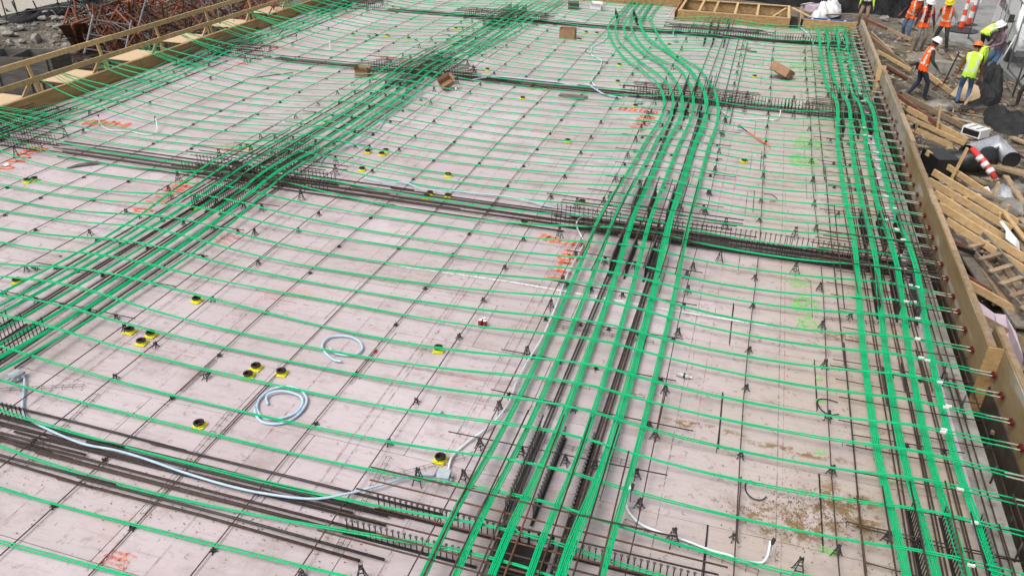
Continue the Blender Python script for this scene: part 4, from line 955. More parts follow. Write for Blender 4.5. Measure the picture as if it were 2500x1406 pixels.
edgeform(3.66, 26.4, 33.5, 'farthest pale worn length of the right edge form, beside the workers')
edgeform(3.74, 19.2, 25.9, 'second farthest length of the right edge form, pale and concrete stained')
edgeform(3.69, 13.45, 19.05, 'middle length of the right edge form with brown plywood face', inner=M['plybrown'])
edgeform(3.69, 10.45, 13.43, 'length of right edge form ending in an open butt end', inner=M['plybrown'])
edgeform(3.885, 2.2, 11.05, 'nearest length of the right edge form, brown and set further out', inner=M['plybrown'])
mb = MB(); mb.box((3.785, 10.425, .02), (.21, .03, 1.06)); tag(mb.build('end_board', M['ply']), 'upright end board closing the step in the right edge form', 'board')
mb = MB(); mb.box((3.78, 26.38, .02), (.24, .03, 1.04)); tag(mb.build('end_board', M['lumber']), 'pale upright board at the first step of the right form near the workers', 'board')
# board at the far side + blue level
mb = MB(); mb.box((2.6, 33.78, .12), (1.95, .02, .5)); o = mb.build('far_edge_board', M['ply']); tag(o, 'plywood edge board behind the far end of the right band', 'formwork')
mb = MB(); mb.box((2.6, 33.83, .365), (2.0, .09, .04)); mb.build('top_plate', M['lumber'], o)
mb = MB(); mb.box((2.55, 33.84, .41), (1.72, .05, .06)); o = mb.build('spirit_level', M['blue']); tag(o, 'long blue spirit level lying on the far edge board', 'spirit level')
for dx in (-.6, 0, .6): q = MB(); q.box((2.55 + dx, 33.812, .41), (.08, .012, .035)); q.build('vial', M['white'], o)
mb = MB(); mb.box((1.52, 34.9, .12), (.03, 2.4, .55)); o = mb.build('side_board', M['plyworn']); tag(o, 'grey worn board running back between the box form and the level', 'formwork')
mb = MB(); mb.box((1.58, 34.9, .40), (.09, 2.4, .04)); mb.build('top_plate', M['lumber_old'], o)
mb = MB(); mb.beam((1.2, 35.6, .45), (2.0, 34.1, .36), .09, .04); tag(mb.build('plank', M['lumber']), 'short plank slanting off the box form toward the worn side board', 'plank')
# box form in the far edge
root = empty('box_form', (-1.03, 33.6, 0)); tag(root, 'big open box form of fresh lumber and plywood at the far edge', 'formwork')
def part(nm, m, c_, d_): mb = MB(); mb.box(c_, d_); return mb.build(nm, m, root)
for k in range(2): part('front_panel', M['ply'], (-1.08 + 2.16 * k, 0, .17), (2.15, .02, .42))
part('back_panel', M['ply'], (0, 2.7, .17), (4.3, .02, .42)); part('side_panel', M['ply'], (-2.16, 1.35, .17), (.02, 2.68, .42)); part('side_panel', M['ply'], (2.16, 1.35, .17), (.02, 2.68, .42))
part('front_rail', M['lumber'], (0, .06, .392), (4.34, .09, .04)); part('back_rail', M['lumber'], (0, 2.64, .392), (4.34, .09, .04))
for k, x in enumerate((-2.1, -1.35, -.75, .05, .9, 2.1)): part('cross_rail', M['lumber'], (x, 1.35, .39), (.09, 2.46, .045))
part('inner_post', M['lumber'], (1.75, 1.5, .12), (.06, .06, .5)); mb = MB(); mb.beam((-2.05, .2, .38), (-1.45, 1.9, .05), .09, .04); mb.build('brace', M['lumber'], root); mb = MB(); mb.beam((1.2, .3, .1), (2.0, 2.2, .38), .09, .04); mb.build('brace', M['lumber'], root)
mb = MB(); mb.box((-1.03, 34.9, -.06), (4.2, 2.6, .02)); tag(mb.build('box_floor', M['plyworn']), 'plywood floor inside the far box form', 'plywood')
for px, l in ((1728, 'left'), (1752, 'second'), (1765, 'third'), (1777, 'right')):
    p = G(px, 53, .1); mb = MB(); mb.tube([(p.x, 33.5, .02), (p.x + .02, 33.48, .20), (p.x + .12, 33.48, .26)], .014, 5); tag(mb.build('hooked_bar', M['rebar_dark'], smooth=True), 'black hooked bar standing before the far box form, %s one' % l, 'rebar', 'hooked bars at the far box form')
# far edge board left of the box and black fence behind
root = empty('far_form', (-3.4, BACK + .05, 0)); tag(root, 'plywood edge form closing the deck at the far side, left of the box form', 'formwork')
for k in range(6):
    mb = MB(); mb.box((-1.22 - 2.44 * k, 0, .05), (2.43, .02, .55)); mb.build('form_panel', M['ply'], root)
    mb = MB(); mb.box((-1.22 - 2.44 * k, .05, .34), (2.43, .09, .04)); mb.build('top_plate', M['lumber'], root)
mb = MB(); mb.box((-3.32, 35, .1), (.02, 2.8, .5)); tag(mb.build('return_board', M['ply']), 'plywood return board at the left side of the box form', 'formwork')
# ---------------------------------------------------------------- left form, guard rail, platforms
root = empty('edge_form', (-17.72, 10, 0)); tag(root, 'long clean plywood edge form along the left side of the deck', 'formwork')
for k in range(11):
    L_ = 2.44; mb = MB(); mb.box((0, L_ * (k + .5), .07), (.019, L_ - .008, .58)); mb.build('form_panel', M['ply'], root)
    mb = MB(); mb.box((-.055, L_ * (k + .5), .345 + .004 * (k % 2)), (.09, L_ - .01, .04)); mb.build('top_plate', M['lumber'], root)
mb = MB(); mb.box((-17.6, 23, -.03), (.2, 27, .02)); tag(mb.build('ledger_strip', M['lumber_old']), 'lumber strip at the foot of the left edge form', 'lumber')
root = empty('guard_rail', (-17.95, 13.65, 0)); tag(root, 'wooden guard rail of two rails on leaning posts along the left edge', 'guard rail')
ys = [0, 2.5, 5.0, 7.5, 10.05, 12.6, 15.1, 17.6]
for y in ys:
    mb = MB(); mb.beam((.06, y, .26), (-.12, y, 1.13), .04, .09, up=(0, 1, 0)); mb.build('post', M['lumber'], root)
    mb = MB(); mb.beam((-.02, y - .05, .70), (.02, y - .55, .28), .04, .09, up=(0, 1, 0)); mb.build('knee_brace', M['lumber'], root)
for k in range(5):
    ya, yb = -3.2 + k * 4.4, -3.2 + (k + 1) * 4.4 - .02
    mb = MB(); mb.beam((-.08, ya, 1.10), (-.08, yb, 1.10 + .01), .045, .14); mb.build('top_rail', M['lumber'], root)
    mb = MB(); mb.beam((.0, ya, .66), (.0, yb, .66), .045, .13); mb.build('mid_rail', M['lumber'], root)
for k, y in enumerate([14.7, 17.3, 19.9, 22.4, 25.0, 27.6]):
    mb = MB(); mb.box((-18.55, y + .55, .27), (1.15, 1.25, .02)); tag(mb.build('platform_board', M['osb']), 'pale strand board platform outside the left form, %s from the front' % nth(k + 1), 'platform', 'platform boards outside the left form')
    mb = MB(); mb.beam((-17.8, y + .1, .2), (-19.2, y + .1, .2), .09, .09); mb.beam((-19.1, y + .1, .2), (-19.1, y + .1, -1.5), .09, .09); tag(mb.build('platform_bracket', M['lumber_old']), 'timber bracket and prop holding the %s platform board outside the left form' % nth(k + 1), 'bracket', 'platform brackets')
for px, py, l in ((549, 70, 'at the middle post'), (645, 40, 'left one near the top'), (668, 35, 'right one near the top'), (632, 43, 'beside the top pair')):
    p = G(px, py, .36); mb = MB(); mb.tube([p, p + Vector((.12, 0, .02))], .04, 8); mb.tube([p + Vector((-.22, .02, .01)), p], .015, 5); tag(mb.build('anchor_cup', M['red'], smooth=True), 'dark red anchor cup on the left form edge, ' + l, 'anchor', 'anchor cups on the left form')

# ================================================================ right-hand yard
def zr(x, y): return zg(x, y)
def plank(pa, pb, za, zb, w, h, m, label, group='lumber lying beyond the right form', nm='plank', up=(0, 0, 1)):
    a_, b_ = G(pa[0], pa[1], za), G(pb[0], pb[1], zb); mb = MB(); c_ = (a_ + b_) / 2; mb.beam(a_ - c_, b_ - c_, w, h, up=up); o = mb.build(nm, m, loc=c_); tag(o, label, nm.replace('_', ' '), group); return o
LU, LO, LG = M['lumber'], M['lumber_old'], M['lumber_grey']
M['frame_red'] = mat('red_brown_wood', (.12, .04, .03), (.2, .08, .05), rough=.8, scale=5)
for i, (pa, pb, za, zb, w, h, m, l) in enumerate([
    ((2112, 48), (2226, 98), .25, -.1, .05, .12, LO, 'tan brace running from the far end of the form to a post'),
    ((2108, 46), (2165, 72), .32, .15, .06, .10, M['frame_red'], 'red brown plank lying over the top brace at the form corner'),
    ((2125, 82), (2180, 135), .2, -.15, .05, .16, LO, 'short wide brown brace below the topmost brace'),
    ((2128, 95), (2224, 170), .2, -.1, .05, .12, LO, 'tan brace ending behind the worker in the side-on orange vest'),
    ((2142, 125), (2224, 172), .15, -.1, .05, .10, LU, 'pale brace just left of the worker with the rope'),
    ((2262, 180), (2322, 226), -.1, -.22, .05, .14, LU, 'pale brace right of the worker with the rope'),
    ((2163, 162), (2342, 268), .2, -.2, .05, .15, LG, 'long grey brace crossing in front of the worker with the rope'),
    ((2162, 160), (2215, 192), .26, .1, .06, .07, M['frame_red'], 'dark red strip on the long grey brace'),
    ((2203, 230), (2358, 312), .0, -.2, .05, .13, LO, 'tan plank ending at the white louvred box'),
    ((2190, 232), (2290, 305), .25, .0, .05, .10, M['frame_red'], 'dark red plank beside the form below the rope worker'),
    ((2215, 265), (2362, 344), .1, -.15, .05, .14, LU, 'upper board of the paired braces near the white box'),
    ((2212, 285), (2356, 352), .0, -.2, .05, .10, LU, 'lower board of the paired braces near the white box'),
    ((2236, 318), (2322, 356), .1, -.2, .05, .13, LU, 'pale brace running under the black duct'),
    ((2262, 372), (2420, 478), .2, -.2, .05, .12, LU, 'fresh brace running under the red and white barrel stripe'),
    ((2278, 420), (2482, 542), .2, -.2, .05, .14, LU, 'long fresh brace reaching the stake at the right picture edge'),
    ((2266, 440), (2470, 560), .3, -.2, .05, .13, LU, 'third long fresh brace from the form'),
    ((2280, 470), (2450, 580), .3, -.2, .05, .13, LU, 'fourth long fresh brace from the form'),
    ((2290, 500), (2505, 632), .3, -.2, .05, .14, LU, 'fifth long fresh brace reaching the right picture edge'),
    ((2310, 538), (2505, 660), .3, -.2, .05, .12, LU, 'sixth long fresh brace reaching the right picture edge'),
    ((2362, 458), (2505, 512), -.05, -.2, .10, .05, LG, 'pale grey plank lying flat across the braces'),
    ((2318, 490), (2392, 476), -.05, -.1, .09, .04, LU, 'short crosspiece between the long braces'),
    ((2455, 430), (2505, 505), -.1, -.2, .12, .05, LO, 'grey brown board leaning by the right picture edge'),
    ((2395, 395), (2505, 425), -.0, -.1, .30, .06, LO, 'wide tan board under the end of the black duct'),
    ((2452, 520), (2505, 588), -.1, -.2, .09, .04, LU, 'thin pale plank slanting down at the right picture edge'),
    ((2360, 690), (2505, 772), .1, -.2, .06, .12, LU, 'fresh two-by-four above the mauve sheets'),
    ((2398, 778), (2505, 838), .2, -.2, .05, .12, LO, 'brown brace over the mauve sheets near the stepped form end'),
    ((2330, 575), (2445, 745), -.05, -.15, .28, .04, LG, 'wide grey plank behind the form at mid right'),
    ((2345, 565), (2450, 720), -.05, -.15, .26, .04, LO, 'wide tan plank behind the form at mid right'),
    ((2390, 640), (2505, 800), -.12, -.18, .32, .04, LG, 'wide dark plank running to the right picture edge'),
    ((2415, 655), (2475, 740), -.08, -.1, .34, .03, LO, 'broad brown board lying beside the ladder'),
    ((2325, 600), (2398, 622), .15, -.0, .05, .07, M['blackrub'], 'black padded bar lying over the planks behind the form'),
    ((2330, 590), (2420, 640), .1, -.1, .06, .06, M['frame_red'], 'dark red bar running into the plank pile'),
    ((2335, 660), (2420, 710), .0, -.1, .05, .06, M['frame_red'], 'dark red bar above the fresh two-by-four'),
    ((2265, 55 + 205), (2290, 252), -.2, -.15, .05, .08, LG, 'short grey scrap plank near the big pale rock'),
    ((2440, 600), (2500, 640), -.2, -.2, .1, .04, LO, 'scrap plank under the white panel'),
    ((2470, 335), (2505, 350), -.2, -.2, .14, .05, LO, 'short flat scrap at the right picture edge below the black sheet'),
    ((2455, 365), (2505, 372), -.2, -.2, .14, .05, LG, 'second short flat scrap at the right picture edge'),
    ((2215, 60), (2265, 85), -.25, -.25, .1, .04, LG, 'grey scrap board behind the first worker in orange'),
    ]):
    plank(pa, pb, za, zb, w, h, m, l)
for i, (pa, pb, w, m, l) in enumerate([((2217, 148), (2233, 88), .10, LO, 'stake with yellow flagging ribbon behind the grey-trousered worker'), ((2285, 334), (2296, 256), .10, LU, 'tall stake standing by the big pale rock'), ((2315, 452), (2362, 362), .10, LU, 'tall stake leaning across the black duct'),
    ((2425, 478), (2438, 445), .09, LU, 'short stake right of the long braces'), ((2450, 525), (2462, 500), .08, LU, 'short stake at the grey plank'), ((2478, 552), (2484, 535), .08, LU, 'small stake end at the right picture edge'), ((2385, 815), (2406, 772), .07, LU, 'short stake over the mauve sheets'),
    ((2348, 352), (2356, 330), .08, LU, 'small stake at the end of the paired braces'), ((2478, 880), (2488, 850), .07, LU, 'small stake at the right picture edge by the nearest form'), ((2225, 352), (2240, 300), .08, LO, 'stake close to the form below the rope worker'),
    ((2345, 270), (2372, 232), .10, LU, 'stake leaning left of the black sheet'), ((2130, 80), (2140, 56), .08, LO, 'short post under the topmost brace'), ((2255, 228), (2266, 178), .07, LO, 'stake right behind the rope worker'), ((2438, 540), (2441, 520), .07, LU, 'small stake among the long braces')]):
    a_ = G(pa[0], pa[1], -.3); 
    # same plan distance, raised top
    d_ = Matrix(CM) @ Vector((pb[0] - 1250, 703 - pb[1], -FPX)); t_ = a_.xy.length / Vector((d_.x, d_.y)).length; b_ = Vector((d_.x * t_, d_.y * t_, CH + d_.z * t_))
    mb = MB(); c_ = (a_ + b_) / 2; mb.beam(a_ - c_, b_ - c_, .045, w, up=(0, 1, 0)); tag(mb.build('stake', m, loc=c_), l, 'stake', 'wooden stakes beyond the right form')
    if i == 0:
        mb = MB(); rgx = random.Random(1)
        for k in range(9): q = a_ + (b_ - a_) * rgx.uniform(.05, .5); mb.beam(q, q + Vector((rgx.uniform(-.12, .12), rgx.uniform(-.1, 0), rgx.uniform(-.25, .05))), .05, .006)
        M['flag'] = mat('flagging', (.55, .56, .03), (.65, .66, .06), rough=.5); tag(mb.build('flagging_ribbon', M['flag']), 'yellow flagging ribbon tied round the stake', 'ribbon')
# ladder
root = empty('ladder', (0, 0, 0)); tag(root, 'weathered wooden ladder lying on the planks at the right picture edge', 'ladder')
la, lb = [(2352, 585), (2505, 765)], [(2400, 572), (2560, 745)]
for q in (la, lb): mb = MB(); mb.beam(G(*q[0], .02), G(*q[1], .02), .04, .10); mb.build('side_rail', LG, root)
for k in range(6):
    t = (k + .6) / 6; p = G(la[0][0] + (la[1][0] - la[0][0]) * t, la[0][1] + (la[1][1] - la[0][1]) * t, .07); q = G(lb[0][0] + (lb[1][0] - lb[0][0]) * t, lb[0][1] + (lb[1][1] - lb[0][1]) * t, .07)
    mb = MB(); mb.beam(p, q, .09, .03); mb.build('rung', LO, root)
# mauve sheets
def sheetpoly(pts, z, t, m, label, nm, cat):
    v = [G(x, y, zz) for x, y, zz in pts]; k = len(v); mb = MB(); mb.add(v + [q - Vector((0, 0, t)) for q in v], [tuple(range(k)), tuple(range(2 * k - 1, k - 1, -1))] + [(i, i + k, (i + 1) % k + k, (i + 1) % k) for i in range(k)])
    o = mb.build(nm, m); tag(o, label, cat); return o
sheetpoly([(2428, 765, .05), (2370, 722, .0), (2366, 800, -.1), (2395, 850, -.15), (2432, 830, -.1)], 0, .02, M['pinkply'], 'bent mauve plywood sheet behind the stepped form end, left one', 'plywood_offcut', 'plywood')
sheetpoly([(2428, 765, .0), (2455, 768, .05), (2480, 810, .1), (2498, 870, .15), (2492, 918, .0), (2470, 880, -.1), (2440, 830, -.1)], 0, .02, M['pinkply'], 'bent mauve plywood sheet at the right picture edge', 'plywood_offcut', 'plywood')
sheetpoly([(2440, 540, .1), (2448, 540, .1), (2488, 590, .0), (2490, 612, -.1), (2480, 600, -.1), (2455, 580, .0), (2456, 562, .05)], 0, .02, M['white'], 'white angular panel lying on the long braces', 'white_board', 'panel')
sheetpoly([(2397, 458, -.2), (2412, 455, -.15), (2420, 470, -.2), (2403, 466, -.2)], 0, .02, M['white'], 'crumpled white paper between the braces', 'paper_scrap', 'paper')
sheetpoly([(2320, 230, -.05), (2352, 196, .05), (2400, 215, -.1), (2388, 250, -.2), (2345, 245, -.2)], 0, .02, M['osb'], 'pale plywood board at the feet of the lime-vested worker', 'plywood_offcut', 'plywood')
sheetpoly([(2215, 132, .05), (2285, 122, .05), (2305, 150, -.05), (2218, 150, -.1)], 0, .03, LG, 'grey boards on the concrete kerb behind the rope worker', 'board', 'board')
# concrete kerb block
mb = MB(); mb.box((0, 0, 0), (1.15, .34, .42)); p = G(2282, 170, -.2); o = mb.build('kerb_block', M['concrete'], loc=(p.x, p.y, -.12)); o.rotation_euler.z = -.06; tag(o, 'pale precast concrete kerb block right of the rope worker', 'concrete block')
# white louvred box
p = G(2383, 318, -.1); root = empty('louvre_box', (p.x, p.y, -.25), -.75); tag(root, 'white metal box with black slots lying by the stakes', 'metal box')
mb = MB(); mb.box((0, 0, .12), (.52, .42, .22)); mb.build('casing', M['white'], root)
for k in range(2): mb = MB(); mb.box((-.1 + .2 * k, 0, .232), (.035, .36, .006)); mb.build('slot', M['blackrub'], root)
mb = MB(); mb.box((0, -.212, .12), (.44, .006, .15)); mb.build('opening', M['blackrub'], root)
# black duct and silver elbow
root = empty('duct', (0, 0, 0)); tag(root, 'thick black duct wrapped in silver foil with a bent open end', 'duct')
a_, b_, c_, d_ = G(2305, 400, -.05), G(2400, 388, .05), G(2430, 352, .12), G(2470, 392, .12)
mb = MB(); mb.tube([a_, b_, b_ + (b_ - a_).normalized() * .2], .27, 16); mb.build('wide_pipe', M['blackrub'], root, smooth=True)
mb = MB(); mb.tube([G(2360, 375, .22), c_ + Vector((0, 0, 0)), d_], [.20, .22, .20], 16, cap=False); mb.build('elbow', M['foil'], root, smooth=True)
mb = MB(); mb.tube([d_ - (d_ - c_).normalized() * .03, d_ - (d_ - c_).normalized() * .01], .188, 16); mb.build('open_end', M['blackrub'], root)
mb = MB(); mb.box(G(2292, 398, .0), (.5, .8, .45), Matrix.Rotation(.3, 3, 'Z')); tag(mb.build('black_box', M['blackrub']), 'black box-shaped duct end behind the form', 'duct')
mb = MB(); mb.tube([G(2372, 362, .45), G(2402, 395, .25), G(2430, 435, .0)], [.06, .08, .06], 8); M['drum'] = mat('orange_white', (.62, .05, .04), (.62, .05, .04), rough=.4)
o = mb.build('striped_pole', M['drum'], smooth=True); tag(o, 'red and white striped marker pole leaning on the duct', 'marker pole')
for t in (.3, .52, .74): q = G(2372 + 58 * t, 362 + 70 * t, .45 - .42 * t); mb = MB(); mb.tube([q, q + (G(2430, 435, .0) - G(2372, 362, .45)).normalized() * .10], .085, 8); mb.build('white_band', M['white'], o, smooth=True)
# crumpled sheets
def crumple(pts, z0, hgt, m, label, nm, cat, seed=1, n=22):
    rg_ = random.Random(seed); P_ = [G(x, y, z0) for x, y in pts]; cx_ = sum((p.x for p in P_)) / len(P_); cy_ = sum((p.y for p in P_)) / len(P_)
    mb = MB(); rings = 14; k = len(P_) * 7; bp = spline(P_ + [P_[0]], k)[:-1]; k = len(bp)
    for r_ in range(rings + 1):
        t = r_ / rings
        for j, p in enumerate(bp):
            s_ = 1 - t; x = cx_ + (p.x - cx_) * s_; y = cy_ + (p.y - cy_) * s_
            z = z0 + hgt * (.35 * (1 - s_ ** 2) ** .6 + .75 * abs(math.sin(x * 5.1 + y * 2.3 + seed + 1.3 * math.sin(y * 3.1))) * (1 - s_ ** 3) * (.5 + .5 * abs(math.sin(y * 4.7 - x * 2.9 + seed))) + rg_.uniform(-.08, .08) * (t > 0)) + (-.1 if r_ == 0 else 0)
            mb.v.append((x, y, z))
    for r_ in range(rings):
        for j in range(k): mb.f.append((r_ * k + j, r_ * k + (j + 1) % k, (r_ + 1) * k + (j + 1) % k, (r_ + 1) * k + j)); mb.m.append(0)
    o = mb.build(nm, m, smooth=True); tag(o, label, cat); return o
crumple([(2398, 280), (2410, 262), (2450, 270), (2500, 285), (2530, 320), (2490, 335), (2440, 325), (2405, 305)], -.3, .30, M['black'], 'heap of crumpled black sheeting right of the white louvred box', 'black_sheet', 'sheeting', 2)
crumple([(2375, 215), (2398, 190), (2425, 205), (2445, 225), (2440, 252), (2405, 258), (2385, 240)], -.3, .8, M['black'], 'tall black bag of sheeting beside the lime-vested worker', 'black_bag', 'bag', 5)
crumple([(1980, 32), (2005, 18), (2030, 12), (2054, 18), (2050, 34), (2020, 40), (1990, 46)], -.2, .45, M['white'], 'heap of white crumpled sheeting beyond the blue level', 'white_sheet', 'sheeting', 8)
crumple([(2405, 470), (2440, 455), (2500, 460), (2510, 490), (2440, 500)], -.35, .18, M['foil'], 'crumpled silver foil among the braces', 'foil_scrap', 'foil', 12)
mb = MB(); mb.box(G(1984, 19, .0), (.75, .7, .25), Matrix.Rotation(-.6, 3, 'Z')); tag(mb.build('mauve_crate', M['pinkply']), 'mauve board crate left of the white sheeting heap', 'crate')
plank((1955, 14), (2003, 10), .1, .1, .1, .05, LG, 'grey board beside the mauve crate'); plank((2000, 37), (2078, 36), -.15, -.15, .12, .05, LG, 'thin grey board before the black mesh fence')
# bundle of thin black rods
for k in range(7):
    mb = MB(); mb.tube([G(2338 + k * 3, 262 + (k * 5) % 9, -.15), G(2400 + k * 5, 238 + (k * 7) % 14, -.05 + .02 * (k % 3))], .022, 6); tag(mb.build('rod', M['rebar_dark'], smooth=True), 'long dark rod in the bundle by the black bag, %s from the left' % nth(k + 1), 'rod', 'bundle of dark rods')
plank((2300, 212), (2342, 128), -.2, .9, .04, .04, M['rebar_dark'], 'thin dark post leaning beside the lime-vested worker', 'posts', 'post')
plank((2270, 222), (2318, 190), -.2, -.1, .03, .03, M['red'], 'red handled tool lying among the stones', 'tools', 'tool')
# stones
mb = MB(); rg = random.Random(8)
for k in range(6000):
    u = rg.random(); y = 6 + 31 * u ** .8; x = 3.95 + rg.random() ** 1.2 * (2.2 + (y - 6) * .18)
    if x > 8 and y > 30: continue
    s_ = rg.uniform(.012, .045) if rg.random() < .9 else rg.uniform(.06, .16)
    mb.rock((x, y, zg(x, y) + s_ * .1), s_, rg)
tag(mb.build('stones', M['rocks']), 'broken stone and concrete crumbs covering the yard beyond the right form', 'stones', kind='stuff')
for k, (px, py, s_, l) in enumerate(((2297, 262, .30, 'big pale rock by the tall stake'), (2250, 305, .24, 'grey rock beside the form below the rope worker'), (2205, 55, .22, 'pale slab behind the first brace'), (2318, 165, .16, 'round white rock by the kerb block'), (2470, 515, .24, 'grey rock by the grey plank'), (2490, 470, .25, 'grey rock at the right picture edge'), (2265, 70 + 250, .15, 'small pale rock below the paired braces'), (2160, 48, .2, 'flat stone near the first brace'))):
    p = G(px, py, -.25); mb = MB(); mb.rock((0, 0, 0), s_ * 1.5, random.Random(k + 40)); tag(mb.build('rock', M['rocks'], loc=(p.x, p.y, -.2)), l, 'rock', 'larger rocks in the yard')
mb = MB(); rg = random.Random(19)
for k in range(110):
    y = 7 + 27 * rg.random(); x = 4.15 + rg.random() * (1.6 + (y - 6) * .12); A = rg.gauss(-1.0, .5); L_ = rg.uniform(.5, 1.3)
    mb.box((x, y, zg(x, y) + .05), (L_, rg.uniform(.04, .13), rg.uniform(.02, .05)), Matrix.Rotation(A, 3, 'Z') @ Matrix.Rotation(rg.uniform(-.12, .12), 3, 'Y'))
tag(mb.build('old_timber', M['scrapwood']), 'jumble of old broken timber lying under the braces', 'old timber', kind='stuff')
mb = MB(); rg = random.Random(18)
for k in range(700):
    y = 7 + 28 * rg.random(); x = 4.0 + rg.random() * (2.0 + (y - 6) * .14); A = rg.uniform(0, 3.1); L_ = rg.uniform(.06, .38)
    z = zg(x, y) + .03; mb.box((x, y, z), (L_, rg.uniform(.02, .09), rg.uniform(.01, .04)), Matrix.Rotation(A, 3, 'Z') @ Matrix.Rotation(rg.uniform(-.3, .3), 3, 'Y'))
tag(mb.build('wood_scraps', M['scrapwood']), 'offcuts and splinters of wood littering the yard', 'wood scraps', kind='stuff')
# weeds
M['weed'] = mat('weeds', (.07, .10, .02), (.14, .15, .04), rough=.9, scale=5)
mb = MB(); rg = random.Random(6)
for k in range(1500):
    x, y = rg.choice(((7.3, 31.8), (7.0, 30.5), (7.7, 30.2))); x += rg.gauss(0, .35); y += rg.gauss(0, .6); A = rg.uniform(0, 6.3); h_ = rg.uniform(.03, .10); z = zg(x, y)
    mb.add([(x, y, z), (x + .012 * math.cos(A), y + .012 * math.sin(A), z), (x + rg.uniform(-.05, .05), y + rg.uniform(-.05, .05), z + h_)], [(0, 1, 2)])
tag(mb.build('weeds', M['weed']), 'low weeds between the workers and the street', 'weeds', kind='stuff')

# ---------------------------------------------------------------- fences, barrels, van
def meshfence(pts, h, label, droop=.1, m=M['black'], lean=0, seed=1):
    root = empty('silt_fence', (pts[0].x, pts[0].y, 0)); tag(root, label, 'fence'); o0 = Vector((pts[0].x, pts[0].y, 0)); rg_ = random.Random(seed)
    path = spline([p - o0 for p in pts], 60); mb = MB(); rows = 7
    for s_ in (0, .012):
        for r_ in range(rows + 1):
            t = r_ / rows
            for i, p in enumerate(path):
                hh = h * (1 - droop * abs(math.sin(i * .31 + seed))); mb.v.append((p.x + s_ + lean * t + .05 * math.sin(i * 1.3 + r_), p.y + .12 * math.sin(i * .9) * t + .06 * math.sin(i * 2.1 + r_ * 1.4), p.z - .15 + hh * t))
    k = len(path)
    for s_ in range(2):
        b_ = s_ * k * (rows + 1)
        for r_ in range(rows):
            for i in range(k - 1): mb.f.append((b_ + r_ * k + i, b_ + r_ * k + i + 1, b_ + (r_ + 1) * k + i + 1, b_ + (r_ + 1) * k + i)); mb.m.append(0)
    mb.build('mesh_fabric', m, root, smooth=True)
    for i in range(0, 61, 10): mb = MB(); p = path[i]; mb.beam((p.x + .05, p.y + .08, p.z - .3), (p.x + .05 + lean, p.y + .1, p.z + h * 1.15), .04, .04); mb.build('post', M['rebar_dark'], root)
meshfence([G(1640, 6, -.3), G(1780, -8, -.3), G(1930, 8, -.3), G(2010, 18, -.3), G(2080, 26, -.3), G(2140, 36, -.3), G(2192, 44, -.3), G(2240, 50, -.3)], 1.0, 'tall black mesh fence behind the far edge at right', .05, seed=3)
meshfence([Vector((-3.5, 38.6, -.4)), Vector((-8, 38.2, -.4)), Vector((-14, 38, -.4)), Vector((-20, 37.4, -.4))], .9, 'black mesh fence behind the far edge form at top centre', .2, seed=5)
meshfence([G(-60, 75, -.3), G(0, 62, -.3), G(30, 42, -.3), G(75, 46, -.3), G(120, 34, -.3), G(200, 22, -.3), G(260, 16, -.3), G(330, 28, -.3)], .5, 'low slumped black silt fence at the edge of the gravel road, top left', .5, lean=-.25, seed=7)
crumple([(0, 66), (30, 42), (80, 40), (140, 26), (205, 12), (285, 8), (320, 24), (290, 36), (220, 28), (130, 44), (60, 58)], -.35, .3, M['black'], 'long rumpled roll of black sheeting at the top left', 'black_sheet', 'sheeting', 15)
def chainlink(pts, h, label, seed):
    root = empty('chain_link_fence', (0, 0, 0)); tag(root, label, 'fence')
    for p in pts: mb = MB(); mb.tube([p, p + Vector((0, 0, h))], .026, 6); mb.build('post', M['steelgrey'], root, smooth=True)
    for zz in (.08, h): mb = MB(); mb.tube([p + Vector((0, 0, zz)) for p in pts], .02, 6); mb.build('rail', M['steelgrey'], root, smooth=True)
    mb = MB()
    for a_, b_ in zip(pts, pts[1:]):
        L_ = (b_ - a_).length; d_ = (b_ - a_).normalized(); s_ = .16; n = int(L_ / s_)
        for i in range(-int(h / s_), n):
            for sg in (0, 1):
                x0, x1 = i * s_, i * s_ + h; z0, z1 = .08, h
                if x0 < 0: z0 -= x0; x0 = 0
                if x1 > L_: z1 -= x1 - L_; x1 = L_
                if x1 - x0 < .05 or z1 - z0 < .05: continue
                A = a_ + d_ * x0 + Vector((0, 0, z0)); B = a_ + d_ * x1 + Vector((0, 0, z1))
                if sg: A.z, B.z = a_.z + h + .08 - (A.z - a_.z), a_.z + h + .08 - (B.z - a_.z)
                mb.tube([A, B], .0015, 3, cap=False)
    mb.build('wire_mesh', M['steelgrey'], root)['kind'] = 'stuff'
chainlink([G(2363, 95, -.2), G(2420, 150, -.2), G(2472, 236, -.3)], 2.3, 'leaning chain link fence panel in front of the white van', 1)
chainlink([G(2458, 172, -.25), G(2530, 260, -.25)], 2.3, 'chain link fence panel at the right picture edge', 2)
chainlink([G(-30, 50, -.1), G(18, 52, -.1), G(43, 37, -.1), G(145, 22, -.1), G(290, 30, -.1)], 2.2, 'chain link fence along the gravel road at the top left', 3)
def barrel(px, py, s, label, lean=0, h=1.15):
    p = G(px, py, -.2); root = empty('traffic_channelizer', (p.x, p.y, -.2)); root.rotation_euler = (lean, lean * .5, 0); tag(root, label, 'traffic marker', 'orange and white traffic markers')
    mb = MB(); mb.lathe([(.001, 0), (.40, 0), (.40, .03), (.12, .06), (.001, .06)], 14); mb.build('base', M['blackrub'], root)
    for k in range(5):
        r0, r1 = .11 - .012 * k, .11 - .012 * (k + 1); mb = MB(); mb.lathe([(r0, .06 + h / 5 * k), (r1, .06 + h / 5 * (k + 1))] + ([(.001, .06 + h)] if k == 4 else []), 12); mb.build('stripe', M['drum'] if k % 2 == 0 else M['white'], root, smooth=True)
M['drum'] = mat('orange_sheet', (.68, .075, .03), (.74, .10, .04), rough=.45)
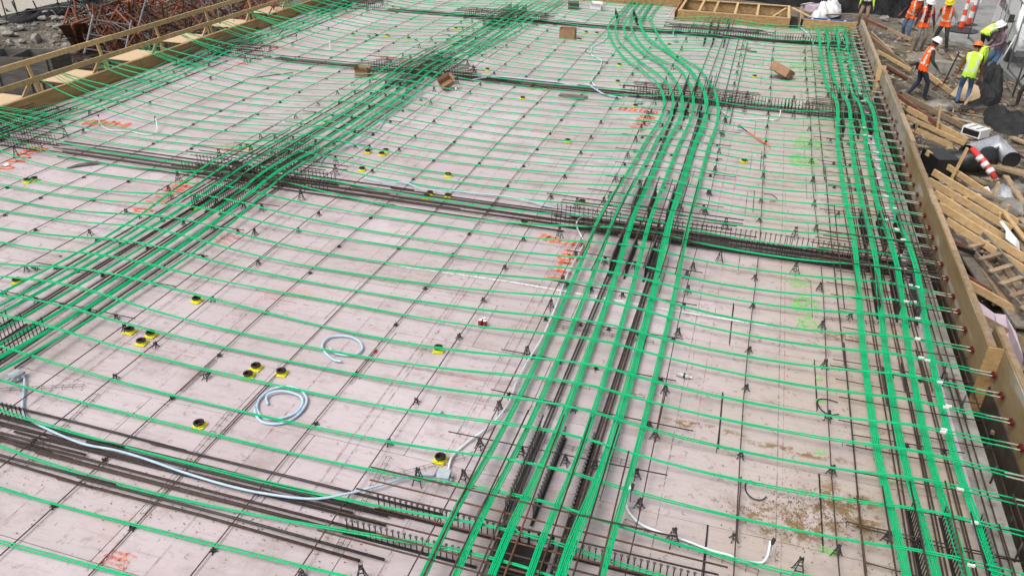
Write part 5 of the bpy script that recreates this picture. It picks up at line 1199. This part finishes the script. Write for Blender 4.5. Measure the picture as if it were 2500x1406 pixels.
barrel(2345, 70, 1, 'left orange and white traffic marker on the street by the black mat'); barrel(2362, 62, 1, 'right orange and white traffic marker, leaning', .12, 1.3)
mb = MB(); mb.lathe([(.001, 0), (.62, 0), (.62, .04), (.001, .05)], 18); p = G(2347, 76, -.2); tag(mb.build('rubber_mat', M['blackrub'], loc=(p.x, p.y, -.195)), 'round black rubber base mat under the traffic markers', 'mat')
p = G(2375, 24, -.2); mb = MB(); mb.box((p.x, p.y, .4), (.5, .05, .6)); tag(mb.build('white_sign', M['white']), 'white sheet wired to the fence above the traffic markers', 'sign')
# van
vp = G(2447, 128, -.2); pm, ph = G(2452, 45, 1.12), G(2484, 94, .62); dv = (pm - ph).xy; lv = Vector((-.12 - .28, 1.55 - .02)); rzv = math.atan2(dv.y, dv.x) - math.atan2(lv.y, lv.x)
rzv = -.05; pm.x += .22; o_v = pm.xy - Vector((math.cos(rzv) * -.12 - math.sin(rzv) * 1.55, math.sin(rzv) * -.12 + math.cos(rzv) * 1.55))
root = empty('parked_van', (o_v.x, o_v.y, -.2), rzv); tag(root, 'white van parked nose-on beyond the fence, top right', 'van')
Wd, Ln = 2.0, 5.4
prof = [(0.05, .45), (0, .75), (.12, 1.02), (1.15, 1.18), (1.95, 1.92), (2.4, 2.06), (5.2, 2.08), (5.4, 1.7), (5.4, .45)]
mb = MB(); k = len(prof); hw = lambda z: Wd / 2 - max(0, z - 1.05) * .13
mb.add([(Wd / 2 - hw(z), y, z) for y, z in prof] + [(Wd / 2 + hw(z), y, z) for y, z in prof], [tuple(range(k)), tuple(range(2 * k - 1, k - 1, -1))] + [(i, i + k, (i + 1) % k + k, (i + 1) % k) for i in range(k)])
o = mb.build('body', M['van'], root); bv = o.modifiers.new('b', 'BEVEL'); bv.width = .05; bv.segments = 2
def quad(nm, m, vs): 
    mb = MB(); n_ = (Vector(vs[1]) - Vector(vs[0])).cross(Vector(vs[3]) - Vector(vs[0])).normalized() * .012; mb.add([Vector(v) for v in vs] + [Vector(v) - n_ for v in vs], [(0, 1, 2, 3), (7, 6, 5, 4), (0, 4, 5, 1), (1, 5, 6, 2), (2, 6, 7, 3), (3, 7, 4, 0)]); return mb.build(nm, m, root)
quad('windshield', M['glass'], [(.22, 1.20, 1.245), (1.78, 1.20, 1.245), (1.70, 1.90, 1.90), (.30, 1.90, 1.90)])
for (y0, y1, nm) in ((1.75, 2.75, 'front_side_window'), (2.9, 3.9, 'side_window'), (4.0, 5.05, 'side_window')):
    quad(nm, M['glass'], [(.015 + .02, y1, 1.22), (.015 + .02, y0 - (.35 if y0 < 2 else 0), 1.22), (.11, y0 + .05, 1.88), (.11, y1, 1.88)])
for sx in (.28, 1.72): mb = MB(); mb.box((sx, .02, .82), (.34, .10, .20)); mb.build('headlight', M['tape'], root)
mb = MB(); mb.box((1.0, .0, .80), (1.0, .08, .20)); mb.build('grille', M['steelgrey'], root); mb = MB(); mb.box((1.0, -.02, .48), (1.98, .16, .18)); mb.build('bumper', M['steelgrey'], root)
for sx in (-.12, 2.12): mb = MB(); mb.box((sx, 1.55, 1.32), (.16, .12, .26)); mb.beam((sx, 1.55, 1.25), (1 + (sx - 1) * .86, 1.6, 1.22), .04, .04); mb.build('mirror', M['blackrub'], root)
for sx in (.02, 1.98):
    for y in (.95, 4.4):
        mb = MB(); lying(mb, [(.001, -.11), (.30, -.11), (.345, -.09), (.345, .09), (.30, .11), (.001, .11)], 18); w_ = mb.build('wheel', M['blackrub'], root, smooth=True, loc=(sx, y, .345))
        mb = MB(); lying(mb, [(.001, -.118), (.19, -.118), (.2, -.105), (.2, .105), (.19, .118), (.001, .118)], 14); mb.build('rim', M['chrome'], w_)
for y in (1.72, 2.82, 3.95): mb = MB(); mb.box((.0, y, .85), (.012, .012, .8)); mb.build('door_seam', M['blackrub'], root)
mb = MB(); mb.box((-.005, 2.55, 1.05), (.03, .16, .035)); mb.build('door_handle', M['blackrub'], root)

# ================================================================ left-hand yard
def shoring():
    root = empty('shoring_frame', (0, 0, 0)); m = M['frame_brown']; ch = []
    for x in (-.6, .6): mb = MB(); mb.tube([(x, 0, -.8), (x, 0, .8)], .034, 6); ch.append(mb.build('leg', m, root))
    for z in (-.6, .0, .62): mb = MB(); mb.tube([(-.6, 0, z), (.6, 0, z)], .022, 5); ch.append(mb.build('rung', m, root))
    for s_ in (-1, 1): mb = MB(); mb.tube([(s_ * .6, 0, .35), (0, 0, .62)], .018, 5); ch.append(mb.build('brace', m, root))
    kids(root, *ch); return root
fr = [shoring()]; rg = random.Random(13); MR = [M['frame_brown'], M['frame_rust'], M['steelgrey']]
def placef(o, px, py, z):
    p = G(px, py, z); o.location = p; o.rotation_euler = (rg.uniform(-1.3, 1.3), rg.uniform(-1.2, 1.2), rg.uniform(0, 6.28))
spots = []
for k in range(98):
    t = rg.random(); px = 195 + 475 * t; top = -30 if px > 320 else (30 if px > 200 else 60); py = rg.uniform(top, 98 - (px - 300) * .16 if px > 300 else 100)
    spots.append((px, py))
spots.sort(key=lambda q: q[1])
for k, (px, py) in enumerate(spots):
    if k: 
        o = copy_tree(fr[0]); 
        m = MR[0] if k % 5 < 2 else MR[1] if k % 5 < 4 else MR[2]
    else: o = fr[0]; m = None
    placef(o, px, py, rg.uniform(-1.0, .35)); fr.append(o)
    tag(o, '%s shoring frame in the left heap, %s part, %s from its left' % (('brown', 'brown', 'orange', 'orange', 'grey')[(k - 1) % 5 if k else 0], 'upper' if py < 20 else 'middle' if py < 55 else 'lower', nth(1 + sum(1 for q in spots if q[0] < px and (q[1] < 20, q[1] < 55) == (py < 20, py < 55)))), 'shoring frame', 'shoring frames in the heap')
# colour variants share geometry but not material: object-level slots
for k, o in enumerate(fr[2:]):
    m = MR[0] if k % 5 < 2 else MR[1] if k % 5 < 4 else MR[2]
    for c_ in KIDS.get(o.name, []):
        c_.material_slots[0].link = 'OBJECT'; c_.material_slots[0].material = m
mb = MB(); rg = random.Random(23)
for k in range(420):
    px, py = rg.uniform(185, 700), rg.uniform(-25, 118); p = G(px, py, rg.uniform(-1.1, .0)); d_ = Vector((rg.gauss(0, 1), rg.gauss(0, 1), rg.gauss(0, .6))).normalized() * rg.uniform(.4, 1.0)
    mb.tube([p - d_, p + d_], rg.choice((.014, .02, .026)), 4, m=rg.choice((0, 0, 0, 1, 2, 3, 3)))
tag(mb.build('scrap_tubes', [M['frame_brown'], M['frame_rust'], M['steelgrey'], M['rebar_dark']]), 'tangle of loose rusty tubes and bars filling the heap', 'scrap tubes', kind='stuff')
mb = MB(); rg = random.Random(29)
for k in range(330):
    px, py = rg.uniform(-20, 330), rg.uniform(80, 250)
    if rg.random() < .4: px, py = rg.uniform(150, 420), rg.uniform(120, 190)
    p = G(px, py, -1.15 + rg.uniform(0, .3)); A = rg.gauss(.3, .5); L_ = rg.uniform(.4, 1.3); d_ = Vector((math.cos(A), math.sin(A), rg.uniform(-.1, .15))) * L_
    mb.tube([p - d_, p + Vector((0, 0, rg.uniform(-.05, .2))), p + d_], rg.choice((.008, .012)), 4)
tag(mb.build('scrap_rebar', M['rebar']), 'matted bent scrap rebar beyond the left guard rail', 'scrap rebar', kind='stuff')
mb = MB(); rg = random.Random(37)
for k in range(5200):
    px, py = rg.uniform(-60, 520), rg.uniform(45, 250); p = G(px, py, -1.2)
    if p.x > -18.2 or p.x < -40: continue
    s_ = rg.uniform(.015, .06) if rg.random() < .9 else rg.uniform(.08, .22); mb.rock((p.x, p.y, zg(p.x, p.y) + s_ * .1), s_, rg)
tag(mb.build('rubble', M['rocks']), 'grey broken rubble covering the pit beyond the left guard rail', 'rubble', kind='stuff')
for k in range(26):
    px, py = rg.choice(((105, 85), (90, 128), (60, 130), (15, 120), (130, 90), (200, 140), (20, 130), (150, 105), (165, 130), (50, 122))); px += rg.uniform(-18, 18); py += rg.uniform(-10, 10)
    p = G(px, py, -1.1); mb = MB(); mb.rock((0, 0, 0), rg.uniform(.14, .30), rg); tag(mb.build('concrete_chunk', M['concrete'], loc=(p.x, p.y, zg(p.x, p.y) + .08)), 'broken concrete chunk in the left pit, %s in from the rail' % nth(k + 1), 'concrete chunk', 'broken concrete chunks in the left pit')
def openbox(px, py, z, w, d, h, rz, m, label, div=1):
    p = G(px, py, z); root = empty('column_form_box', (p.x, p.y, z), rz); tag(root, label, 'form box')
    for (cx_, cy_, sx, sy, nm) in ((0, -d / 2, w, .03, 'side'), (0, d / 2, w, .03, 'side'), (-w / 2, 0, .03, d - .06, 'end'), (w / 2, 0, .03, d - .06, 'end')) + (((-w * .1, 0, .03, d - .06, 'divider'),) if div else ()):
        mb = MB(); mb.box((cx_, cy_, h / 2), (sx, sy, h)); mb.build(nm, m, root)
    for q in (-.35, .1, .42): mb = MB(); mb.box((q * w, -d / 2 - .04, h / 2), (.06, .04, h)); mb.build('batten', m, root)
    mb = MB(); mb.box((0, 0, .02), (w - .07, d - .07, .03)); mb.build('floor', m, root)
openbox(92, 226, -1.0, 2.1, 1.1, 1.25, .28, M['greywood'], 'dark weathered two-cell wooden form box behind the left guard rail')
openbox(8, 97, -.9, 1.9, 1.0, .45, .15, M['osb'], 'shallow pale tray form at the top left')
plank((45, 93), (95, 126), -.9, -1.0, .1, .05, LU, 'pale plank leaning from the tray form in the left pit', 'lumber in the left pit'); plank((36, 109), (85, 112), -1.0, -1.0, .1, .05, LO, 'short brown plank in the left pit', 'lumber in the left pit'); plank((105, 110), (138, 113), -1.0, -1.0, .12, .06, LO, 'brown block of wood among the left rubble', 'lumber in the left pit')
root = empty('plank_pallet', (0, 0, 0)); tag(root, 'orange brown panel of vertical planks leaning at the left of the frame heap', 'panel')
tl, tr, br_, bl = G(142, 64, .35), G(210, 56, .35), G(232, 112, -.9), G(175, 114, -.9)
for k in range(5):
    a0, a1 = k / 5 + .01, (k + 1) / 5 - .01; v = [tl.lerp(tr, a0), tl.lerp(tr, a1), bl.lerp(br_, a1), bl.lerp(br_, a0)]; mb = MB(); mb.add(v + [q + Vector((-.03, .05, 0)) for q in v], [(3, 2, 1, 0), (4, 5, 6, 7), (0, 1, 5, 4), (1, 2, 6, 5), (2, 3, 7, 6), (3, 0, 4, 7)]); mb.build('plank', M['frame_brown'], root)
mb = MB(); mb.tube([G(176, 62, .4), G(196, 114, -.9)], .05, 6); tag(mb.build('orange_post', M['frame_rust'], smooth=True), 'thick orange post standing against the plank panel', 'post')
mb = MB(); mb.tube([G(175, 60, .4), G(222, 44, .5)], .045, 6); tag(mb.build('orange_beam', M['frame_rust'], smooth=True), 'orange beam rising from the plank panel toward the heap', 'beam')
mb = MB(); mb.tube([G(225, 42, .5), G(280, 40, .5)], .035, 6); tag(mb.build('orange_tube', M['frame_rust'], smooth=True), 'horizontal salmon tube on the left of the heap', 'tube')
mb = MB(); mb.tube([G(313, 5, .8), G(320, 45, -.3)], .06, 6); tag(mb.build('orange_tube', M['frame_rust'], smooth=True), 'upright salmon tube at the upper left of the heap', 'tube')
mb = MB(); mb.tube([G(345, 0, .8), G(352, 22, .3)], .07, 6); tag(mb.build('orange_tube', M['frame_rust'], smooth=True), 'second upright salmon tube at the top of the heap', 'tube')
mb = MB(); mb.tube([G(186, 10, -.1), G(204, -8, -.1)], .18, 10, cap=False); tag(mb.build('teal_pipe', M['teal'], smooth=True), 'teal plastic pipe on the gravel road at the top left', 'pipe')
for k, (pa, pb) in enumerate((((0, 208), (35, 196)), ((0, 213), (36, 219)), ((6, 225), (36, 205)))):
    mb = MB(); mb.tube([G(*pa, -.9), G(*pb, -.8)], .03, 6); tag(mb.build('rusty_tube', M['frame_rust'], smooth=True), 'orange rusty tube by the dark form box at the left picture edge, %s one' % ('upper', 'middle', 'lower')[k], 'tube', 'rusty tubes by the form box')
# ================================================================ people
SK = (.30, .17, .11); SK2 = (.13, .07, .045)
def fabric(n, c, c2=None): return mat('cloth_' + n, c, c2 or tuple(min(1, q * 1.35) for q in c), rough=.85, scale=9, bump=.4)
CL = dict(khaki=fabric('khaki', (.22, .15, .10)), black=fabric('black', (.012, .012, .014)), navy=fabric('navy', (.018, .022, .04)), jeans=fabric('jeans', (.055, .10, .19)), grey=fabric('grey', (.14, .125, .11)), dark=fabric('dark', (.03, .026, .026)), maroon=fabric('maroon', (.09, .015, .02)),
          hood=fabric('hood_grey', (.24, .23, .21)), brown=fabric('brown', (.15, .055, .025)), plaid=fabric('plaid', (.09, .05, .07), (.22, .15, .19)), lime=fabric('lime', (.50, .85, .06)), orange=fabric('orange', (.85, .11, .015)), green=fabric('dark_green', (.03, .04, .03)), boots=fabric('boots', (.05, .035, .025)))
M['reflect'] = mat('reflective_band', (.62, .64, .58), (.72, .72, .66), rough=.4); M['skin1'] = mat('skin_tan', SK, rough=.55); M['skin2'] = mat('skin_dark', SK2, rough=.55)
M['hw'] = mat('helmet_white', (.80, .80, .80), rough=.3); M['hy'] = mat('helmet_yellow', (.80, .58, .02), rough=.3); M['ho'] = mat('helmet_orange', (.80, .16, .03), rough=.3); M['hair'] = mat('hair_dark', (.02, .014, .01), rough=.8)
def person(loc, rz, label, legs, top, vest=None, hat=None, skin='skin1', feet=((-.13, .0), (.13, .08)), hands=((-.30, .12, .82), (.30, .12, .82)), chest=(0, .03, 1.38), hip=(0, 0, .95), sc=1.0, head=None, beard=False, vest_open=False, sleeves=None, hair=False, knee=.05, feetz=(0, 0)):
    hip = Vector(hip); ch_ = Vector(chest); up = (ch_ - hip).normalized(); neck = ch_ + up * .13; hd = Vector(head) if head else neck + (up + Vector((0, .25, 0))).normalized() * .155
    V = []; Ed = []; Rr = []; Bn = []
    def v(p, r, par=None, bone=None):
        V.append(Vector(p)); Rr.append(r); 
        if par is not None: Ed.append((par, len(V) - 1)); Bn.append(bone)
        return len(V) - 1
    pel = v(hip, (.155, .115)); sp = v(hip.lerp(ch_, .5), (.150, .110), pel, 'torso'); cc = v(ch_, (.175, .120), sp, 'torso'); nk = v(neck, (.058, .058), cc, 'neck'); h0 = v(neck.lerp(hd, .55), (.065, .075), nk, 'head'); h1 = v(hd, (.078, .098), h0, 'head'); v(hd + (hd - neck).normalized() * .075, (.06, .075), h1, 'head')
    right = Vector((1, 0, 0))
    for s_, hnd in ((-1, hands[0]), (1, hands[1])):
        hnd = Vector(hnd); shp = ch_ + right * s_ * .175 + up * .035; d = hnd - shp; mid = shp + d * .5; bend = max(0, .28 ** 2 - (d.length / 2) ** 2) ** .5 if d.length / 2 < .28 else 0
        eb = mid + Vector((s_ * .5, -.8, -.35)).normalized() * bend; fw = (hnd - eb).normalized()
        a_ = v(shp, (.072, .072), cc, 'arm'); b_ = v(eb, (.052, .052), a_, 'arm'); c_ = v(hnd - fw * .03, (.032, .028), b_, 'arm'); p_ = v(hnd + fw * .05, (.038, .020), c_, 'hand')
        sd_ = fw.cross(Vector((0, 0, 1))); sd_ = sd_.normalized() if sd_.length > .1 else Vector((0, 1, 0)); dn = sd_.cross(fw).normalized()
        for q in range(4):
            f0 = v(hnd + fw * .085 + sd_ * (.018 * (q - 1.5)), (.0095, .0095), p_, 'hand'); v(hnd + fw * (.085 + (.050, .062, .058, .045)[q]) + sd_ * (.019 * (q - 1.5)) - dn * .022, (.008, .008), f0, 'hand')
        t0 = v(hnd + fw * .035 - sd_ * .038 * s_, (.011, .011), p_, 'hand'); v(hnd + fw * .075 - sd_ * .052 * s_, (.009, .009), t0, 'hand')
    for s_, ft, fz in ((-1, feet[0], feetz[0]), (1, feet[1], feetz[1])):
        hp = hip + right * s_ * .085 - Vector((0, 0, .05)); an = Vector((ft[0], ft[1], .085 + fz)); d = an - hp; mid = hp + d * .5; bend = max(0, .44 ** 2 - (d.length / 2) ** 2) ** .5 if d.length / 2 < .44 else 0
        kn = mid + Vector((s_ * .15, 1, .1)).normalized() * max(bend, .015)
        a_ = v(hp, (.098, .10), pel, 'leg'); b_ = v(kn, (.066, .068), a_, 'leg'); c_ = v(an + Vector((0, 0, .03)), (.052, .054), b_, 'leg'); f_ = v(an + Vector((0, .03, -.035)), (.046, .046), c_, 'boot'); v(an + Vector((s_ * .015, .15, -.045)), (.042, .034), f_, 'boot')
    me = bpy.data.meshes.new('person_base'); me.from_pydata([tuple(q) for q in V], Ed, []); tmp = bpy.data.objects.new('tmp_person', me); COL.objects.link(tmp)
    tmp.modifiers.new('s', 'SKIN'); sv = me.skin_vertices[0].data
    for i, r in enumerate(Rr): sv[i].radius = r
    sv[0].use_root = True
    ss = tmp.modifiers.new('u', 'SUBSURF'); ss.levels = 2; ss.render_levels = 2
    dg = bpy.context.evaluated_depsgraph_get(); dg.update(); em = bpy.data.meshes.new_from_object(tmp.evaluated_get(dg)); bpy.data.objects.remove(tmp)
    em.name = 'person'; em.materials.clear()
    sleeves = sleeves or top
    mats = [legs, top, sleeves, M[skin], CL['boots']]; idx = {'leg': 0, 'torso': 1, 'arm': 2, 'neck': 3, 'head': 3, 'hand': 3, 'boot': 4}
    for m in mats: em.materials.append(m)
    def near(c_):
        best = None
        for (a_, b_), bn in zip(Ed, Bn):
            A, B = V[a_], V[b_]; d = B - A; t = max(0, min(1, (c_ - A).dot(d) / max(1e-6, d.dot(d)))); r = Rr[a_][0] * (1 - t) + Rr[b_][0] * t
            q = (c_ - A - d * t).length - r
            if best is None or q < best[0]: best = (q, bn)
        return best[1]
    vs = [Vector(q.co) for q in em.vertices]; ns = [Vector(q.normal) for q in em.vertices]; tf = []
    for p_ in em.polygons:
        c_ = Vector(p_.center); bn = near(c_); 
        if bn == 'torso' and (c_ - hip).dot(up) < -.0: bn = 'leg'
        if bn == 'neck' and (c_ - neck).dot(up) < .0: bn = 'torso'
        p_.material_index = idx[bn]; p_.use_smooth = True
        dd = (c_ - hip).dot(up)
        if (bn == 'torso' and -.03 < dd) or (bn == 'leg' and -.10 < dd < .05 and c_.z > hip.z - .12) or (bn == 'arm' and abs(c_.x - ch_.x) < .19 and (c_ - ch_).length < .21): tf.append(p_)
    o = ob('person', em, None, loc, rz); o.scale = (sc, sc, sc); tag(o, label, 'person')
    if vest:
        mb = MB(); mp = {}
        for p_ in tf:
            c_ = Vector(p_.center)
            if vest_open and c_.y - ch_.y > .05 and abs(c_.x) < .06: continue
            ids = []
            for q in p_.vertices:
                if q not in mp: mp[q] = len(mb.v); mb.v.append(tuple(vs[q] + ns[q] * .016))
                ids.append(mp[q])
            dd = (c_ - hip).dot(up); st = (.08 < dd < .125) or (abs(abs(c_.x) - .115) < .026 and dd > .125)
            mb.f.append(tuple(ids)); mb.m.append(1 if st else 0)
        if mb.f: mb.build('vest', [vest, M['reflect']], o, smooth=True)
    fwd = Vector((0, 1, 0)); hu = (hd - neck).normalized(); fwd = (fwd - hu * fwd.dot(hu)).normalized(); rt = fwd.cross(hu)
    B = Matrix((rt, fwd, hu)).transposed()
    def hp(p): return hd + B @ Vector(p)
    mb = MB(); mb.add([hp((-.014, .085, .0)), hp((.014, .085, .0)), hp((0, .085, .045)), hp((0, .122, .004))], [(0, 1, 3), (1, 2, 3), (2, 0, 3)]); mb.build('nose', M[skin], o)
    for s_ in (-1, 1):
        mb = MB(); mb.rock(hp((s_ * .03, .088, .035)), .011, random.Random(1)); mb.build('eye', M['hair'], o); mb = MB(); mb.rock(hp((s_ * .082, .0, .015)), .024, random.Random(2)); mb.build('ear', M[skin], o)
    mb = MB(); mb.box(hp((0, .090, -.03)), (.04, .01, .008), B); mb.build('mouth', M['maroonlip'] if 'maroonlip' in M else M['hair'], o)
    if beard: mb = MB(); mb.rock(hp((0, .055, -.045)), .075, random.Random(3)); mb.build('beard', M['hair'], o)
    mb = MB(); base = len(mb.v); mb.lathe([(.096, -.02), (.1, .03), (.085, .075), (.001, .1)], 12); mb.v = [tuple(hp((q[0] * .93, q[1] - .012, q[2]))) for q in mb.v]; mb.build('hair', M['hair'], o, smooth=True)
    if hat:
        mb = MB(); mb.lathe([(.175, .030), (.176, .038), (.135, .052), (.132, .075), (.125, .11), (.100, .150), (.055, .172), (.001, .178)], 20)
        mb.v = [tuple(hp((q[0] * .92, q[1] * (1.12 if q[1] > 0 else 1.0), q[2]))) for q in mb.v]; h = mb.build('hard_hat', hat, o, smooth=True)
        mb = MB(); mb.box(hp((0, 0, .172)), (.03, .17, .018), B); mb.build('crest', hat, h)
    return o
def at(px, py, z=-.3): p = G(px, py, z); return Vector((p.x, p.y, z))
person(at(2104, 66, -.2), R(160), 'worker at the far corner in a black jacket with lime sleeves and khaki trousers, standing', CL['khaki'], CL['black'], CL['black'], M['hw'], hands=((-.28, .0, .80), (.28, .0, .82)), sleeves=CL['lime'], feet=((-.16, 0), (.15, .0)))
person(at(2208, 98), R(155), 'worker with navy sleeves, orange vest and blue jeans leaning beside the black mesh fence', CL['jeans'], CL['navy'], CL['orange'], M['hw'], 'skin2', chest=(-.16, .12, 1.36), hands=((-.34, .18, .88), (.30, .22, 1.0)), feet=((-.18, .25), (.12, -.12)))
person(at(2238, 124), R(188), 'worker with maroon sleeves, open orange vest, grey trousers and white hard hat', CL['grey'], CL['maroon'], CL['orange'], M['hw'], 'skin2', chest=(0, .06, 1.40), hands=((-.33, .10, .86), (.33, .12, .84)), vest_open=True, beard=True, sc=1.03)
person(at(2290, 122), R(158), 'bearded worker in a yellow hard hat, grey hoodie and orange vest', CL['dark'], CL['hood'], CL['orange'], M['hy'], 'skin2', chest=(.0, .10, 1.38), hands=((-.36, .12, .95), (.32, .10, .90)), feet=((-.28, .1), (.20, -.05)), beard=True, sc=1.03)
pr = person(at(2232, 240), R(-80), 'side-on worker in orange vest and white hard hat with rope at the belt', CL['navy'], CL['green'], CL['orange'], M['hw'], 'skin2', chest=(0, .09, 1.38), hands=((-.26, .40, 1.0), (.26, .34, .95)), feet=((-.12, -.16), (.12, .22)))
for k in range(3): mb = MB(); mb.tube([(-.20 + .02 * k, .14 * math.cos(q) - .02, .82 + .17 * math.sin(q)) for q in [6.283 * i / 12 for i in range(13)]], .009, 5); mb.build('rope_coil', M['tail'], pr)
mb = MB(); mb.box((-.19, -.02, .92), (.08, .24, .20)); mb.build('tool_pouch', CL['black'], pr)
person(at(2343, 258), R(-15), 'worker seen from behind in an orange hard hat, lime vest and blue jeans', CL['jeans'], CL['brown'], CL['lime'], M['ho'], 'skin1', hands=((-.33, .06, .84), (.32, .20, .86)), feet=((-.11, 0), (.13, .06)), chest=(0, .03, 1.40))
person(at(2388, 140), R(-62), 'worker in lime vest bent right over beside the van', CL['dark'], CL['black'], CL['lime'], None, 'skin2', chest=(0, .46, 1.10), hip=(0, -.02, .92), hands=((-.2, .62, .55), (.22, .66, .58)), head=(0, .72, 1.04), feet=((-.16, -.1), (.16, .12)))
pv = person(at(2416, 196), R(110), 'worker in a white hard hat and purple plaid shirt holding a lime safety vest', CL['jeans'], CL['plaid'], None, M['hw'], 'skin1', chest=(0, .10, 1.37), hands=((-.16, .42, 1.06), (.14, .40, 1.0)), feet=((-.14, 0), (.14, .14)), sc=1.04)
o = crumple([(0, 0), (1, 0), (1, 1), (0, 1)], 0, .1, CL['lime'], 'lime safety vest held bunched in the hands of the plaid-shirted worker', 'safety_vest', 'vest', 4)
hw_ = pv.matrix_basis @ Vector((-.02, .52, .85)) if False else (Matrix.Translation(pv.location) @ Matrix.Rotation(R(110), 4, 'Z') @ Vector((0, .50, .86)))
bpy.data.objects.remove(o)
mb = MB(); rgv = random.Random(2)
for k in range(9):
    a_ = Vector((rgv.uniform(-.08, .08), rgv.uniform(-.05, .05), .22)); b_ = a_ + Vector((rgv.uniform(-.12, .12), rgv.uniform(-.08, .08), -.5 - rgv.uniform(0, .12))); mb.tube([a_, (a_ + b_) / 2 + Vector((rgv.uniform(-.04, .04), 0, 0)), b_], [.05, .07, .04], 6)
tag(mb.build('safety_vest', CL['lime'], smooth=True, loc=hw_), 'lime safety vest hanging from the hands of the plaid-shirted worker', 'vest')
mb = MB(); mb.tube([at(2421, 188, -.25), at(2421, 188, -.25) + Vector((.35, .1, 1.35))], .022, 6); tag(mb.build('survey_leg', M['white'], smooth=True), 'thin white tripod leg standing before the plaid-shirted worker', 'pole')
person(at(2503, 268), R(95), 'worker in black and grey cut off by the right picture edge, hands low', CL['dark'], CL['black'], None, None, 'skin2', hands=((-.26, .18, .80), (.28, .26, .84)), feet=((-.2, -.05), (.18, .2)))
for o in bpy.data.objects:
    if 'label' in o and not 4 <= len(o['label'].replace('-', ' ').split()) <= 16: print('LBL', o.name, o['label'])
print('objects', len(bpy.data.objects), 'tris', sum(len(o.data.polygons) * 2 for o in bpy.data.objects if o.type == 'MESH' and o.data.users == 1))
